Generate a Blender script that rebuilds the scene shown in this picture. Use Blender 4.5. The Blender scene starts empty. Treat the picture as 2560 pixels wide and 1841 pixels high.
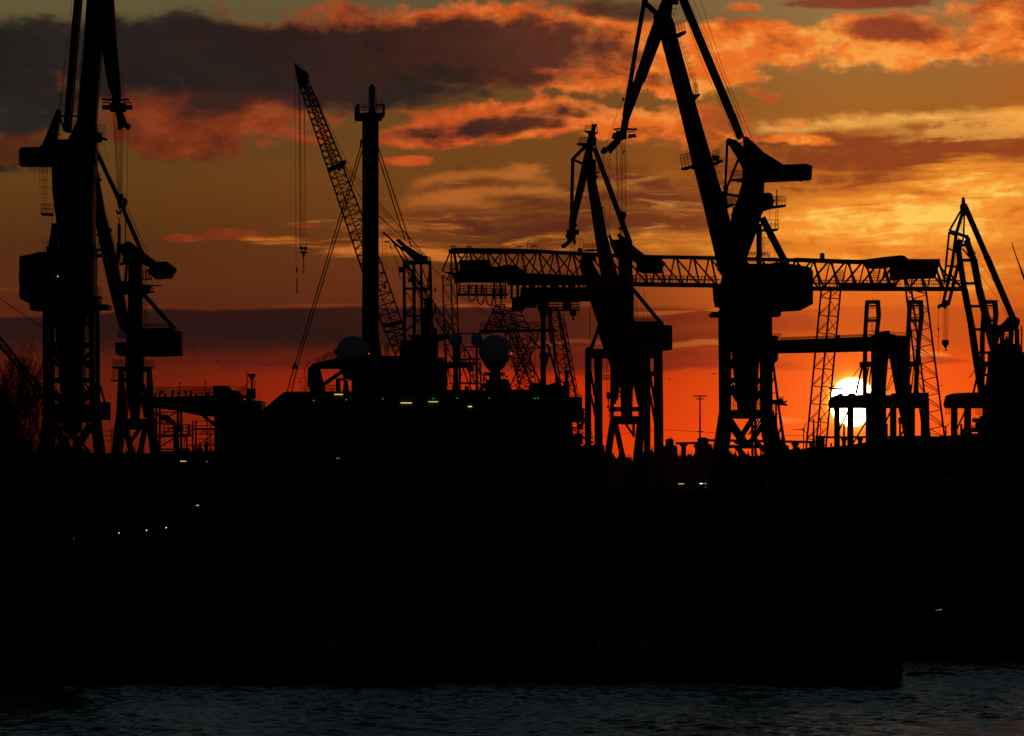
import bpy, bmesh, math, random
from mathutils import Vector
import numpy as np
random.seed(7)
C = bpy.context.scene.collection
SC = bpy.context.scene

# ------------------------------------------------------------------ camera, exposure
F = 12430.0            # focal length in photo pixels (photo 2560 wide): long telephoto, 11.8 degrees
CX, HY = 1280.0, 1140.0  # principal column, horizon row
CH = 24.8              # camera height above the river
cam_d = bpy.data.cameras.new("camera"); cam = bpy.data.objects.new("camera", cam_d); C.objects.link(cam)
cam.location = (0, 0, CH); cam.rotation_euler = (math.radians(90), 0, 0)
cam_d.sensor_width = 36; cam_d.lens = 36 * F / 2560; cam_d.shift_y = (HY - 920.5) / 2560
cam_d.clip_start = 1; cam_d.clip_end = 60000
SC.camera = cam
SC.view_settings.view_transform = 'Standard'; SC.view_settings.look = 'None'
SC.view_settings.exposure = 0; SC.view_settings.gamma = 1

# ------------------------------------------------------------------ sky (world)
SUN_AZ = math.atan((2131 - CX) / F); SUN_EL = math.atan((HY - 1006) / F)
world = bpy.data.worlds.new("World"); SC.world = world; world.use_nodes = True
NT = world.node_tree; NT.nodes.clear()
def lin(c):
    return tuple(((v/255)/12.92 if v/255 <= .04045 else ((v/255+.055)/1.055)**2.4) for v in c)
class E:
    def __init__(s, k): s.k = k
    def __add__(a, b): return mt('ADD', a, b)
    def __radd__(a, b): return mt('ADD', b, a)
    def __sub__(a, b): return mt('SUBTRACT', a, b)
    def __rsub__(a, b): return mt('SUBTRACT', b, a)
    def __mul__(a, b): return mt('MULTIPLY', a, b)
    def __rmul__(a, b): return mt('MULTIPLY', b, a)
    def __truediv__(a, b): return mt('DIVIDE', a, b)
def put(sock, v):
    if isinstance(v, E): NT.links.new(v.k, sock)
    else: sock.default_value = v
def mt(op, *a, clamp=False):
    n = NT.nodes.new('ShaderNodeMath'); n.operation = op; n.use_clamp = clamp
    for i, v in enumerate(a): put(n.inputs[i], v)
    return E(n.outputs[0])
def clampE(a): return mt('ADD', a, 0.0, clamp=True)
def mx(a, b): return mt('MAXIMUM', a, b)
def mn(a, b): return mt('MINIMUM', a, b)
def sst(x, lo, hi):                       # smoothstep
    n = NT.nodes.new('ShaderNodeMapRange'); n.interpolation_type = 'SMOOTHSTEP'
    put(n.inputs['Value'], x); put(n.inputs['From Min'], lo); put(n.inputs['From Max'], hi)
    return E(n.outputs['Result'])
def vec(x, y, z=0.0):
    n = NT.nodes.new('ShaderNodeCombineXYZ'); put(n.inputs[0], x); put(n.inputs[1], y); put(n.inputs[2], z)
    return E(n.outputs[0])
def noise(v, scale=1.0, detail=6.0, rough=0.55, dist=0.0, col=False):
    n = NT.nodes.new('ShaderNodeTexNoise'); put(n.inputs['Vector'], v)
    n.inputs['Scale'].default_value = scale; n.inputs['Detail'].default_value = detail
    n.inputs['Roughness'].default_value = rough; n.inputs['Distortion'].default_value = dist
    return E(n.outputs['Color'] if col else n.outputs[0])
def mixc(a, b, f):
    n = NT.nodes.new('ShaderNodeMix'); n.data_type = 'RGBA'
    put(n.inputs[0], f)
    for i, v in ((6, a), (7, b)):
        if isinstance(v, E): NT.links.new(v.k, n.inputs[i])
        else: n.inputs[i].default_value = (*v, 1)
    return E(n.outputs[2])
def addc(a, b, f):
    n = NT.nodes.new('ShaderNodeMix'); n.data_type = 'RGBA'; n.blend_type = 'ADD'
    put(n.inputs[0], f)
    for i, v in ((6, a), (7, b)):
        if isinstance(v, E): NT.links.new(v.k, n.inputs[i])
        else: n.inputs[i].default_value = (*v, 1)
    return E(n.outputs[2])
def ramp(x, stops, x0, x1):
    n = NT.nodes.new('ShaderNodeValToRGB'); put(n.inputs[0], (x - x0) / (x1 - x0))
    cr = n.color_ramp
    for i, (p, c) in enumerate(stops):
        p = (p - x0) / (x1 - x0)
        e = cr.elements[i] if i < 2 else cr.elements.new(p)
        e.position = p; e.color = (*lin(c), 1)
    return E(n.outputs[0])
tc = NT.nodes.new('ShaderNodeTexCoord')
sp = NT.nodes.new('ShaderNodeSeparateXYZ'); NT.links.new(tc.outputs['Generated'], sp.inputs[0])
dx, dy, dz = E(sp.outputs[0]), E(sp.outputs[1]), E(sp.outputs[2])
sy = mx(dy, 0.2)
# heading and height in the sky, in units of 1/12430 rad
u = CX + (dx / sy) * F
v = HY - (dz / sy) * F
wn = noise(vec(u/420, v/200, 3.1), 1, 4, .5, col=True)
ws = NT.nodes.new('ShaderNodeSeparateColor'); NT.links.new(wn.k, ws.inputs[0])
wu, wv = E(ws.outputs[0]) - .5, E(ws.outputs[1]) - .5
U = u + wu * 150; V = v + wv * 75
nP = (noise(vec(u/250, v/120, 1.7), 1, 5, .52) - .5) + (noise(vec(U/75, V/48, 6.7), 1, 5, .55) - .5) * .38   # cumulus puffs
nF = noise(vec(u/40, v/26, 8.2), 1, 5, .6) - .5               # small tufts
nC = noise(vec(U/110, V/62, 21.3), 1, 6, .6) - .5           # billows
nB = noise(vec(U/300, V/120, 12.3), 1, 5, .55) - .5           # broad light and shade inside the cloud
nS = noise(vec(U/340, V/34, 5.5), 1, 7, .6, .3) - .5          # long streaks
nS2 = noise(vec((U + V*1.6)/210, V/30, 2.2), 1, 8, .62, .8) - .5   # wind-torn wisps
fil = sst(1.0 - mt('ABSOLUTE', noise(vec((U + V*1.2)/250, V/58, 9.4), 1, 5, .5, .9) - .5) * 9.0, .1, 1.0)   # fine filaments
L = ramp(v, [(0,(98,88,56)),(250,(84,65,36)),(450,(98,61,25)),(600,(84,46,20)),(720,(88,41,20)),(860,(76,26,15)),(1000,(96,26,8)),(1140,(80,19,8))], 0, 1140)
M_ = ramp(v, [(0,(98,80,50)),(250,(108,70,33)),(450,(120,68,24)),(600,(114,58,20)),(730,(104,47,22)),(860,(86,28,16)),(960,(188,42,6)),(1140,(226,48,4))], 0, 1140)
R = ramp(v, [(0,(146,112,68)),(250,(160,98,38)),(420,(178,94,28)),(560,(236,136,44)),(690,(220,106,26)),(800,(214,84,22)),(900,(230,76,14)),(1140,(255,80,12))], 0, 1140)
sky = mixc(mixc(L, M_, sst(u, 100, 1500)), R, sst(u, 1350, 2150))
sky = mixc(sky, lin((190,86,24)), sst(u, 2330, 2750) * sst(v, 900, 520) * .6)
sky = mixc(sky, (0, 0, 0), sst(nB + nS*.7, -.1, .6) * .14 * sst(v, 950, 700))
def blob(cx, cy, rx, ry):
    a = (U - cx) / rx; b = (V - cy) / ry
    return 1.0 - (a*a + b*b)
def field(bl):
    f = None
    for b in bl:
        q = blob(*b[:4]) * (b[4] if len(b) > 4 else 1.0)
        f = q if f is None else mx(f, q)
    return mx(f, -3.0)
# --- thin brown veil of altostratus
veil = field([(2320,375,560,62,1.3),(1990,360,240,50,1.1),(2080,455,330,45,.9),(1600,560,420,150,1.0),(1250,540,280,90,.9),(1820,450,200,90,.8),(1500,640,500,60,.5),(1780,600,170,60,.8)])
vcol = mixc(lin((84,38,24)), lin((140,60,28)), sst(u, 1250, 2350))
sky = mixc(sky, vcol, sst(veil + nS*3.4 + nC*3.2 + nB*1.5, -.1, 1.1) * .88)
# --- bright gold patches and streaks
gold = field([(2280,555,420,95,1.25),(2060,560,300,66,1.0),(2480,480,260,95,.9),(2100,655,300,40,.8),(2560,310,140,40,.8),(2400,690,300,50,.5),(1640,610,340,36,.5)])
sky = mixc(sky, lin((246,146,46)), sst(gold + nS*1.6 + nS2*1.6 + nC*1.4, -.1, .95) * .92)
sky = mixc(sky, lin((255,204,92)), sst(gold + nS2*3.0 + nC*2.6 + nF*1.2, .72, 1.7) * .92)
sky = mixc(sky, lin((190,88,26)), sst(gold, -.1, .5) * sst(nS2*-1.6 - nC*1.8, .10, .5) * .65)
wisp = field([(1130,510,240,75,.75),(1010,565,260,40,.7),(1330,430,110,22,.8),(1290,445,80,20),(1600,500,300,60,.35)])
wcol = mixc(lin((178,98,38)), lin((250,176,82)), sst(u, 1150, 2200))
sky = mixc(sky, wcol, sst(wisp + nS2*4.2 + nC*1.6, .3, 1.4) * .85)
sky = mixc(sky, lin((112,58,30)), sst(wisp, 0, .6) * sst(nS2*-1.0 - nC*.8, .05, .22) * .75)
for k, (u0, v0, cu, u1, u2) in enumerate(((1215, 436, 1150.0, 985, 1420), (1240, 478, 2600.0, 1040, 1480), (1120, 505, 1900.0, 960, 1300))):
    ca = v0 + (u - u0)*(u - u0)/cu + nC*26 + nF*14
    e1 = (v - ca) / (9.0 + k*2)
    sky = mixc(sky, wcol, sst(u + nC*120, u1, u1 + 90) * sst(u + nC*120, u2, u2 - 150) * sst(e1 + nF*4, -2.4, -.2) * sst(e1 + nF*4 + nS2*6, 2.6, -.2) * .8)
    sky = mixc(sky, lin((100,50,26)), sst(u, u1 + 40, u1 + 130) * sst(u, u2, u2 - 150) * sst(mt('ABSOLUTE', (v - ca - 22) / 15.0) + nS2*3, 1.2, .1) * .55)
# torn bright crest of the veil, rising to the right
cy = 322 - (u - 1900)*.06 + wv*60 + nC*34
cr = (v - cy) / 13.0
crest = sst(u, 1840, 1930) * sst(cr + nF*3, -2.6, -.2) * sst(cr + nF*2.0 + nC*5, 2.2, -.2)
sky = mixc(sky, wcol, clampE(crest + 0.0) * (.75 + nS2*1.2))
crb = (v - cy - 34) / 26.0
sky = mixc(sky, wcol, sst(u, 2150, 2350) * sst(mt('ABSOLUTE', crb) + nS2*4 + nF*2, 1.2, .1) * .55)
# --- low gold streaks left of the mast
st = field([(860,615,400,46,1.3),(1060,632,240,24,1.3),(700,660,260,16,.6),(100,720,240,20,.3),(2170,805,60,16,.8),(1180,560,260,60,.6)])
sky = mixc(sky, lin((212,116,42)), sst(st + nS*4.4, .6, 1.5) * .85)
# --- dark stratus bank low over the horizon
top = 766 + wv*34 + nP*12 + sst(u, 420, 100) * 26
band = sst(v, top - 2, top + 9) * (1.0 - sst(v + nS*50, 838, 912))
right = 1.0 - sst(u + nS*300, 1150, 2250)
bcol = mixc(lin((37,20,17)), lin((84,30,16)), sst(u, 900, 1800))
sky = mixc(sky, bcol, band * (.25 + right*.70) * clampE(.95 + nB*.5))
b2 = field([(1560,905,560,34,1),(1980,810,150,24,1),(1800,862,240,26,.9),(640,905,500,22,.5),(1750,800,200,22,.7),(2330,900,160,12,.6)])
sky = mixc(sky, mixc(lin((80,24,18)), lin((160,46,20)), sst(u, 1500, 2050)), sst(b2 + nS*2.6, 0, .9)*.75)
st2 = field([(1700,868,260,10,1),(1480,850,200,8,.8),(2150,870,260,10,.8),(2250,980,260,10,.5),(2330,885,70,9,1.0),(1640,782,130,7,1.2),(1790,783,60,6,1.1),(1930,1050,90,10,.8)])
sky = mixc(sky, mixc(lin((150,60,30)), lin((255,140,60)), sst(u, 1400, 2200)), sst(st2 + nS*1.6, .1, 1.0) * .6)
rim = mt('ABSOLUTE', (v - top + 3) / 7.0)
sky = mixc(sky, mixc(lin((112,44,24)), lin((222,98,40)), sst(u, 500, 1500)), clampE(1.0 - rim) * sst(nS*2 + nP, -.25, .8) * (1.0 - sst(u, 1700, 2200)))
# --- cumulus: lit cover first, then the thick shaded bodies
cov = field([(60,160,300,125,1.3),(420,150,420,130,1.3),(800,140,480,135,1.4),(1200,95,420,100,1.3),(1480,110,300,85,1.1),
  (60,360,220,60,1.1),(490,290,310,110,1.8),(400,230,260,50,1.2),(660,300,170,66,1.3),(620,342,90,28,.9),(760,340,60,24,.8),
  (1480,190,270,60,1.1),(1230,190,220,40,.9),(1280,308,330,66,1.7),(1090,338,180,40,1.3),(1540,316,230,52,1.3),(1720,318,190,58,1.0),
  (1900,118,360,78,1.7),(2240,112,360,80,1.8),(2540,85,220,95,1.6),(1750,195,210,66,1.5),(1890,245,90,28,1.0),(1370,60,230,50,.9),
  (1005,404,85,12,.75),(600,582,100,22,1.4),(470,592,90,12,1.2),(775,561,40,7,.8),(1850,20,60,20,.6),(1980,350,120,14,.9),(1960,325,50,20,.7),(2450,25,180,26,.7),(560,20,60,24,.7)])
cm = cov + nP*3.6 + nF*1.5
def rampu(stops):
    c = stops[0][1]; c = lin(c)
    for (a, ca), (b, cb) in zip(stops, stops[1:]): c = mixc(c, lin(cb), sst(u, a, b))
    return c
lit = rampu([(0,(80,36,20)),(600,(128,50,22)),(1150,(206,84,32)),(1700,(236,110,36)),(2300,(244,124,42))])
litd = rampu([(0,(58,32,24)),(700,(86,36,26)),(1300,(128,52,28)),(2000,(172,74,30))])
lith = rampu([(0,(96,44,24)),(700,(160,66,34)),(1300,(246,120,48)),(2000,(255,164,68))])
body = mixc(lit, litd, sst(nB*1.1 + nC*1.3, .0, .30) * .85)
body = mixc(body, lith, sst((nB*-.8) - nC*1.5 + nF*.5, -.02, .26) * .9)
sky = mixc(sky, body, sst(cm + nC*1.6, .0, .95) * .94)
dk = field([(30,120,300,90,1.5),(60,215,260,80,1.2),(400,140,380,125,1.9),(800,160,470,122,2.3),(1110,140,370,105,2.0),(1370,118,260,72,1.4),(1560,28,170,30,1.1),(1500,150,160,40,.8),
  (40,300,190,44,1.0),(540,250,180,46,1.0),(950,225,330,50,1.5),(1300,205,190,34,1.0),(1240,318,200,34,1.1),(1060,334,120,24,.8),(1390,288,140,26,.9),
  (2225,82,165,38,1.4),(2170,3,220,20,1.2),(1440,190,170,24,.6),(1640,196,120,20,.5),(1520,100,130,26,.5),(30,420,90,12,.4)])
dm = dk + nP*2.0 + nC*2.2 + nF*.5
dcol = rampu([(0,(28,28,28)),(950,(30,26,25)),(1550,(68,37,29)),(2200,(124,54,34))])
dcol = mixc(dcol, lin((66,32,26)), sst(v, 215, 250) * sst(v, 330, 290) * sst(u, 250, 350) * sst(u, 800, 700))
dcol = mixc(dcol, rampu([(0,(39,37,33)),(950,(40,33,30)),(1550,(94,49,34)),(2200,(150,66,38))]), sst(nB + nP*.6, -.2, .35))
sky = mixc(sky, dcol, sst(dm, -.15, 1.1) * .95)
# --- sky above the frame turns to blue-grey dusk
sky = mixc(sky, lin((44,55,60)), sst(v, -40, -800))
# --- the sun and its aureole
ru = (u - 2131) / 57.0 + nF*.10; rv = (v - 1006) / 61.0 + noise(vec(u/90, v/7, 4.0), 1, 2, .5)*.12 - .06
r = mt('SQRT', ru*ru + rv*rv)
sky = addc(sky, (.9, .24, .03), mt('EXPONENT', r * -.45) * .6)
sky = addc(sky, (1.5, .75, .06), mt('EXPONENT', (mx(r, 1.0) - 1.0) * -6.0) * .9)
sky = mixc(sky, (12.0, 9.0, 4.5), sst(r, 1.06, .90))
# --- rest of the dome: physical twilight sky, dim
nish = NT.nodes.new('ShaderNodeTexSky'); nish.sky_type = 'NISHITA'; nish.sun_disc = False
nish.sun_elevation = SUN_EL; nish.sun_rotation = SUN_AZ
NISH = E(nish.outputs[0])
dome = mixc((0, 0, 0), NISH, 1.0)
dn = NT.nodes.new('ShaderNodeVectorMath'); dn.operation = 'SCALE'; NT.links.new(NISH.k, dn.inputs[0]); dn.inputs['Scale'].default_value = 0.015
inview = sst(dy, .80, .93) * sst(dz, .5, .3) * sst(dz, -.08, -.02)
final = mixc(E(dn.outputs[0]), sky, inview)
bg = NT.nodes.new('ShaderNodeBackground'); NT.links.new(final.k, bg.inputs[0]); bg.inputs[1].default_value = 1.0
wo = NT.nodes.new('ShaderNodeOutputWorld'); NT.links.new(bg.outputs[0], wo.inputs[0])
world.cycles.sampling_method = 'MANUAL'; world.cycles.sample_map_resolution = 1024

# ------------------------------------------------------------------ low sun lamp
sl = bpy.data.lights.new("sun", 'SUN'); sl.energy = 0.05; sl.angle = math.radians(.53); sl.color = (1, .30, .06)
so = bpy.data.objects.new("sun", sl); C.objects.link(so)
sd = Vector((math.sin(SUN_AZ)*math.cos(SUN_EL), math.cos(SUN_AZ)*math.cos(SUN_EL), math.sin(SUN_EL)))
so.rotation_euler = sd.to_track_quat('Z', 'Y').to_euler(); so.location = (200, 800, 200)

# ------------------------------------------------------------------ materials (all procedural)
def mat(name, col, rough=.7, spec=.2, metal=0.0, vary=.25, scale=.6, emit=None, es=0):
    m = bpy.data.materials.new(name); m.use_nodes = True; t = m.node_tree; b = t.nodes['Principled BSDF']
    b.inputs['Roughness'].default_value = rough; b.inputs['Metallic'].default_value = metal
    b.inputs['Specular IOR Level'].default_value = spec
    if emit:
        b.inputs['Base Color'].default_value = (.02, .02, .02, 1)
        b.inputs['Emission Color'].default_value = (*emit, 1); b.inputs['Emission Strength'].default_value = es; return m
    g = t.nodes.new('ShaderNodeNewGeometry')
    n = t.nodes.new('ShaderNodeTexNoise'); n.inputs['Scale'].default_value = scale; n.inputs['Detail'].default_value = 6
    t.links.new(g.outputs['Position'], n.inputs['Vector'])
    r = t.nodes.new('ShaderNodeValToRGB'); t.links.new(n.outputs[0], r.inputs[0])
    r.color_ramp.elements[0].position = .3; r.color_ramp.elements[1].position = .7
    r.color_ramp.elements[0].color = (*[c*(1-vary) for c in col], 1); r.color_ramp.elements[1].color = (*[min(1, c*(1+vary)) for c in col], 1)
    t.links.new(r.outputs[0], b.inputs['Base Color'])
    return m
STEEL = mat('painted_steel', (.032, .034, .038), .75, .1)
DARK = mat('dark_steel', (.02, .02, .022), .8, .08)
ROPE = mat('wire_rope', (.02, .02, .02), .9, .05)
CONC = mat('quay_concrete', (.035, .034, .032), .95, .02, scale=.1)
GRND = mat('ground_asphalt', (.03, .03, .028), 1.0, 0.0, scale=.02)
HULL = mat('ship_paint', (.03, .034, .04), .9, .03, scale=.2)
WHITE = mat('radome_white', (.30, .42, .60), .7, .1, vary=.04, scale=.5)
TAR = mat('tarred_roof', (.006, .006, .006), 1.0, 0.0)
LETT_DIM = mat('sign_paint_dimmed', (.045, .05, .06), .9, .0)  # paint darkened to stand in for the gloom hiding the first letters
LETT = mat('sign_paint', (.10, .15, .24), .8, .1, vary=.08)
BARK = mat('bark', (.03, .025, .02), .95, .05)
LEAF = mat('leaf', (.05, .045, .02), .8, .1)
WALL = mat('masonry', (.04, .035, .03), .9, .05, scale=.1)
WOOD = mat('far_wood', (.03, .03, .02), 1.0, 0.0, scale=.05)
LY = mat('lamp_yellow', (1,1,1), emit=(1, .72, .22), es=.85)
LW = mat('lamp_white', (1,1,1), emit=(1, .92, .75), es=1.5)
LG = mat('lamp_green', (1,1,1), emit=(.12, 1, .35), es=.5)
LR = mat('lamp_red', (1,1,1), emit=(1, .12, .06), es=1.4)
LD = mat('lamp_dim', (1,1,1), emit=(.8, .7, .35), es=.25)

# ------------------------------------------------------------------ geometry helpers
GZ = 5.0                                   # quay level above the river
def P(x, y, D): return Vector(((x-CX)*D/F, D, CH + (HY-y)*D/F))
def yg(D, z=GZ): return HY + (CH - z)*F/D   # row at which level z stands at distance D
SPLIT = {'roof','brace','cross_beam','platform','railing','ladder','web_member','rung','strut','cabin','finial','hoist_rope','load_rope','boom_rope','rigging','guy_rope','deck_post','bollard','post','valve','lamp','cabin_light','counterweight_','top_chord','bottom_chord','winch_house','operator_cab','pier','scaffold_','power_line_','deck_frame','emblem','stay','mast_post','spreader','beacon_'}
class Th:
    """one thing: an Empty at its base; add() makes one mesh part from shapes given across its plane, with real depth"""
    def __init__(s, name, label, cat, D, bx, group=None, z=GZ):
        s.D = D; s.o = bpy.data.objects.new(name, None); C.objects.link(s.o)
        s.o.location = ((bx-CX)*D/F, D, z); s.o['label'] = label; s.o['category'] = cat
        s.o.empty_display_size = 3
        if group: s.o['group'] = group
        s.k = D/F
    def add(s, name, *ops, m=None, parent=None, label=None):
        if name in SPLIT and not parent:
            r = []
            for op in ops:
                for g in (op if isinstance(op, list) and op and isinstance(op[0], list) else [op]):
                    r.append(s.mesh(name, [g], m, s.o, label))
            return r[-1]
        return s.mesh(name, ops, m, parent, label)
    def mesh(s, name, ops, m=None, parent=None, label=None):
        vs, fs = [], []
        base = Vector(s.o.location)
        for op in flat(ops): op(s, vs, fs)
        return link(name, [v - base for v in vs], fs, m or STEEL, parent or s.o, label)
def flat(x):
    for i in x:
        if isinstance(i, (list, tuple)): yield from flat(i)
        else: yield i
def link(name, vs, fs, m, parent=None, label=None):
    me = bpy.data.meshes.new(name); me.from_pydata([tuple(v) for v in vs], [], fs)
    bm = bmesh.new(); bm.from_mesh(me); bmesh.ops.recalc_face_normals(bm, faces=bm.faces); bm.to_mesh(me); bm.free()
    me.materials.append(m); o = bpy.data.objects.new(name, me); C.objects.link(o)
    if parent: o.parent = parent
    if label: o['label'] = label
    return o
def single(name, label, cat, D, bx, *ops, m=None, group=None, z=GZ):
    t = Th(name, label, cat, D, bx, group, z); e = t.o
    o = t.add(name, *ops, m=m); loc = e.location.copy()
    bpy.data.objects.remove(e); o.location = loc; o.name = name; o.parent = None
    o['label'] = label; o['category'] = cat
    if group: o['group'] = group
    return o
def beam(p, q, wa, wb, da, db, vs, fs):
    d = (q-p).normalized(); s = d.cross(Vector((0, 1, 0)))
    s = Vector((1, 0, 0)) if s.length < 1e-3 else s.normalized()
    t = s.cross(d).normalized(); n = len(vs)
    for c, w, e in ((p, wa/2, da/2), (q, wb/2, db/2)):
        for i, j in ((-1,-1), (1,-1), (1,1), (-1,1)): vs.append(c + s*w*i + t*e*j)
    fs += [(n,n+1,n+2,n+3), (n+4,n+5,n+6,n+7)] + [(n+i, n+(i+1)%4, n+4+(i+1)%4, n+4+i) for i in range(4)]
def B(x0, y0, x1, y1, w0, w1=None, dep=None, dy=0, dy1=None):     # beam; widths in photo pixels, depth in metres
    def f(t, vs, fs):
        a = w0*t.k; b = (w0 if w1 is None else w1)*t.k
        p = P(x0, y0, t.D); q = P(x1, y1, t.D); p.y += dy; q.y += dy if dy1 is None else dy1
        beam(p, q, a, b, dep or a, dep or b, vs, fs)
    return f
def Q(l0, r0, l1, r1, y0, y1, dep=3, dy=0, dep1=None):            # tapering box: left/right edges at two heights
    def f(t, vs, fs):
        n = len(vs); d1 = dep if dep1 is None else dep1
        for (l, r, y, d) in ((l0, r0, y0, dep), (l1, r1, y1, d1)):
            for x, s in ((l,-1), (r,-1), (r,1), (l,1)):
                p = P(x, y, t.D); p.y += dy + s*d/2; vs.append(p)
        fs.extend([(n,n+1,n+2,n+3), (n+4,n+5,n+6,n+7)] + [(n+i, n+(i+1)%4, n+4+(i+1)%4, n+4+i) for i in range(4)])
    return f
def R_(x0, y0, x1, y1, dep=3, dy=0): return Q(x0, x1, x0, x1, y0, y1, dep, dy)
def Po(pts, dep=3, dy=0, bev=0.0):                                  # plate or housing of a given outline and depth
    def f(t, vs, fs):
        n = len(vs); k = len(pts)
        cx = sum(p[0] for p in pts)/k; cy = sum(p[1] for p in pts)/k
        rings = [(-.5, 1-bev), (-.5+.08, 1), (.5-.08, 1), (.5, 1-bev)] if bev else [(-.5, 1), (.5, 1)]
        for s, g in rings:
            for x, y in pts:
                p = P(cx+(x-cx)*g, cy+(y-cy)*g, t.D); p.y += dy + s*dep; vs.append(p)
        m_ = len(rings)
        fs.append(tuple(range(n, n+k))); fs.append(tuple(range(n+k*(m_-1), n+k*m_)))
        for r in range(m_-1):
            for i in range(k): a = n+r*k; fs.append((a+i, a+(i+1)%k, a+k+(i+1)%k, a+k+i))
    return f
def La(cx, prof, seg=20, dy=0, sq=1.0):                             # turned about a vertical axis: (row, radius) pairs
    def f(t, vs, fs):
        n = len(vs)
        for y, r in prof:
            c = P(cx, y, t.D); c.y += dy
            for i in range(seg):
                a = 2*math.pi*i/seg; vs.append(c + Vector((math.cos(a), math.sin(a)*sq, 0))*r*t.k)
        for j in range(len(prof)-1):
            for i in range(seg): a = n+j*seg; b = a+seg; fs.append((a+i, a+(i+1)%seg, b+(i+1)%seg, b+i))
        fs.append(tuple(range(n, n+seg))); fs.append(tuple(range(n+(len(prof)-1)*seg, n+len(prof)*seg)))
    return f
def Ball(cx, cy, r, seg=28, y1=None, dy=0, e=1.0):
    pr = []
    for i in range(1, 20):
        a = math.pi*i/20; y = cy - r*e*math.cos(a)
        if y1 and y > y1: break
        pr.append((y, r*math.sin(a)))
    return La(cx, pr, seg, dy)
def Dk(cx, cy, r, dep=.6, seg=16, dy=0):                            # sheave: disc facing the river
    return Po([(cx + r*math.cos(2*math.pi*i/seg), cy + r*math.sin(2*math.pi*i/seg)) for i in range(seg)], dep, dy)
def Ln(pts, w=.9, dy=0):                                            # thin line through points
    return [B(*pts[i], *pts[i+1], w, dy=dy) for i in range(len(pts)-1)]
def Rl(x0, y0, x1, y1, h, n=None, dep=2.0, lean=0, dy=0, rows=3, w=.8):   # guard rail on both edges of a walkway
    n = n or max(2, int(math.hypot(x1-x0, y1-y0)/6)); o = [B(x, y, x, y, w*1.2, dy=dy-dep/2-.05, dy1=dy+dep/2+.05) for x, y in ((x0, y0), (x1, y1))]
    for s in (-dep/2, dep/2):
        for i in range(n+1):
            x = x0+(x1-x0)*i/n; y = y0+(y1-y0)*i/n; o.append(B(x, y, x+lean, y-h, w, dy=dy+s))
        for r in range(1, rows+1):
            o.append(B(x0+lean*r/rows, y0-h*r/rows, x1+lean*r/rows, y1-h*r/rows, w, dy=dy+s))
    return o
def Ld(x0, y0, x1, y1, w, step=4.5, cage=0, dy=-1.2, lw=.8):        # ladder, with hoops when cage > 0
    L_ = math.hypot(x1-x0, y1-y0); ux, uy = (x1-x0)/L_, (y1-y0)/L_; nx, ny = -uy, ux; h = w/2
    if abs(nx) > 0 and nx < 0: nx, ny = -nx, -ny
    o = [B(x0+nx*h*s, y0+ny*h*s, x1+nx*h*s, y1+ny*h*s, lw, dy=dy) for s in (-1, 1)]
    for i in range(int(L_/step)+1):
        x = x0+ux*i*step; y = y0+uy*i*step; o.append(B(x-nx*h, y-ny*h, x+nx*h, y+ny*h, lw*.8, dy=dy))
    if cage:
        e = h + cage
        o += [B(x0+nx*e, y0+ny*e, x1+nx*e, y1+ny*e, lw*.8, dy=dy-.5)]
        for i in range(int(L_/(step*3))+1):
            x = x0+ux*i*step*3; y = y0+uy*i*step*3
            o.append(B(x-nx*h, y-ny*h, x+nx*e, y+ny*e, lw, dy=dy-.5))
    return o
def ip(a, b, t): return (a[0]+(b[0]-a[0])*t, a[1]+(b[1]-a[1])*t)
def Lat(a0, a1, b0, b1, n, w=1.6, dep=2.0, dep1=None, cross=True):  # bracing between chords a and b, both faces and sides
    o = []; dep1 = dep if dep1 is None else dep1
    for s in (-1, 1):
        for i in range(n):
            t0, t1 = i/n, (i+1)/n; da = s*(dep+(dep1-dep)*t0)/2; db = s*(dep+(dep1-dep)*t1)/2
            A0, A1, B0, B1 = ip(a0, a1, t0), ip(a0, a1, t1), ip(b0, b1, t0), ip(b0, b1, t1)
            if (i + (s > 0)) % 2: o.append(B(*A0, *B1, w, dy=da, dy1=db))
            else: o.append(B(*B0, *A1, w, dy=da, dy1=db))
            if cross: o.append(B(*A0, *B0, w*.8, dy=da))
    for c0, c1 in ((a0, a1), (b0, b1)):
        for i in range(n):
            t0, t1 = i/n, (i+1)/n; d0 = (dep+(dep1-dep)*t0)/2; d1 = (dep+(dep1-dep)*t1)/2
            o.append(B(*ip(c0, c1, t0), *ip(c0, c1, t1), w*.7, dy=-d0 if i % 2 else d0, dy1=d1 if i % 2 else -d1))
    return o
def chords(t, a0, a1, b0, b1, w, dep, dep1=None, name='chord', m=None):
    dep1 = dep if dep1 is None else dep1
    for p, q in ((a0, a1), (b0, b1)):
        for s in (-1, 1): t.add(name, B(*p, *q, w, dy=s*dep/2, dy1=s*dep1/2), m=m)
def legs(t, spec, name='leg', dep=4.0, th=1.0, m=None, sp=None):    # spec: list of (l0,r0,l1,r1,y0,y1); front and rear leg of each
    for s in (-1, 1):
        for g in spec:
            t.add(name, [Q(*q, dep=th, dy=s*dep) for q in (g if isinstance(g, list) else [g])], m=m)

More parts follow.
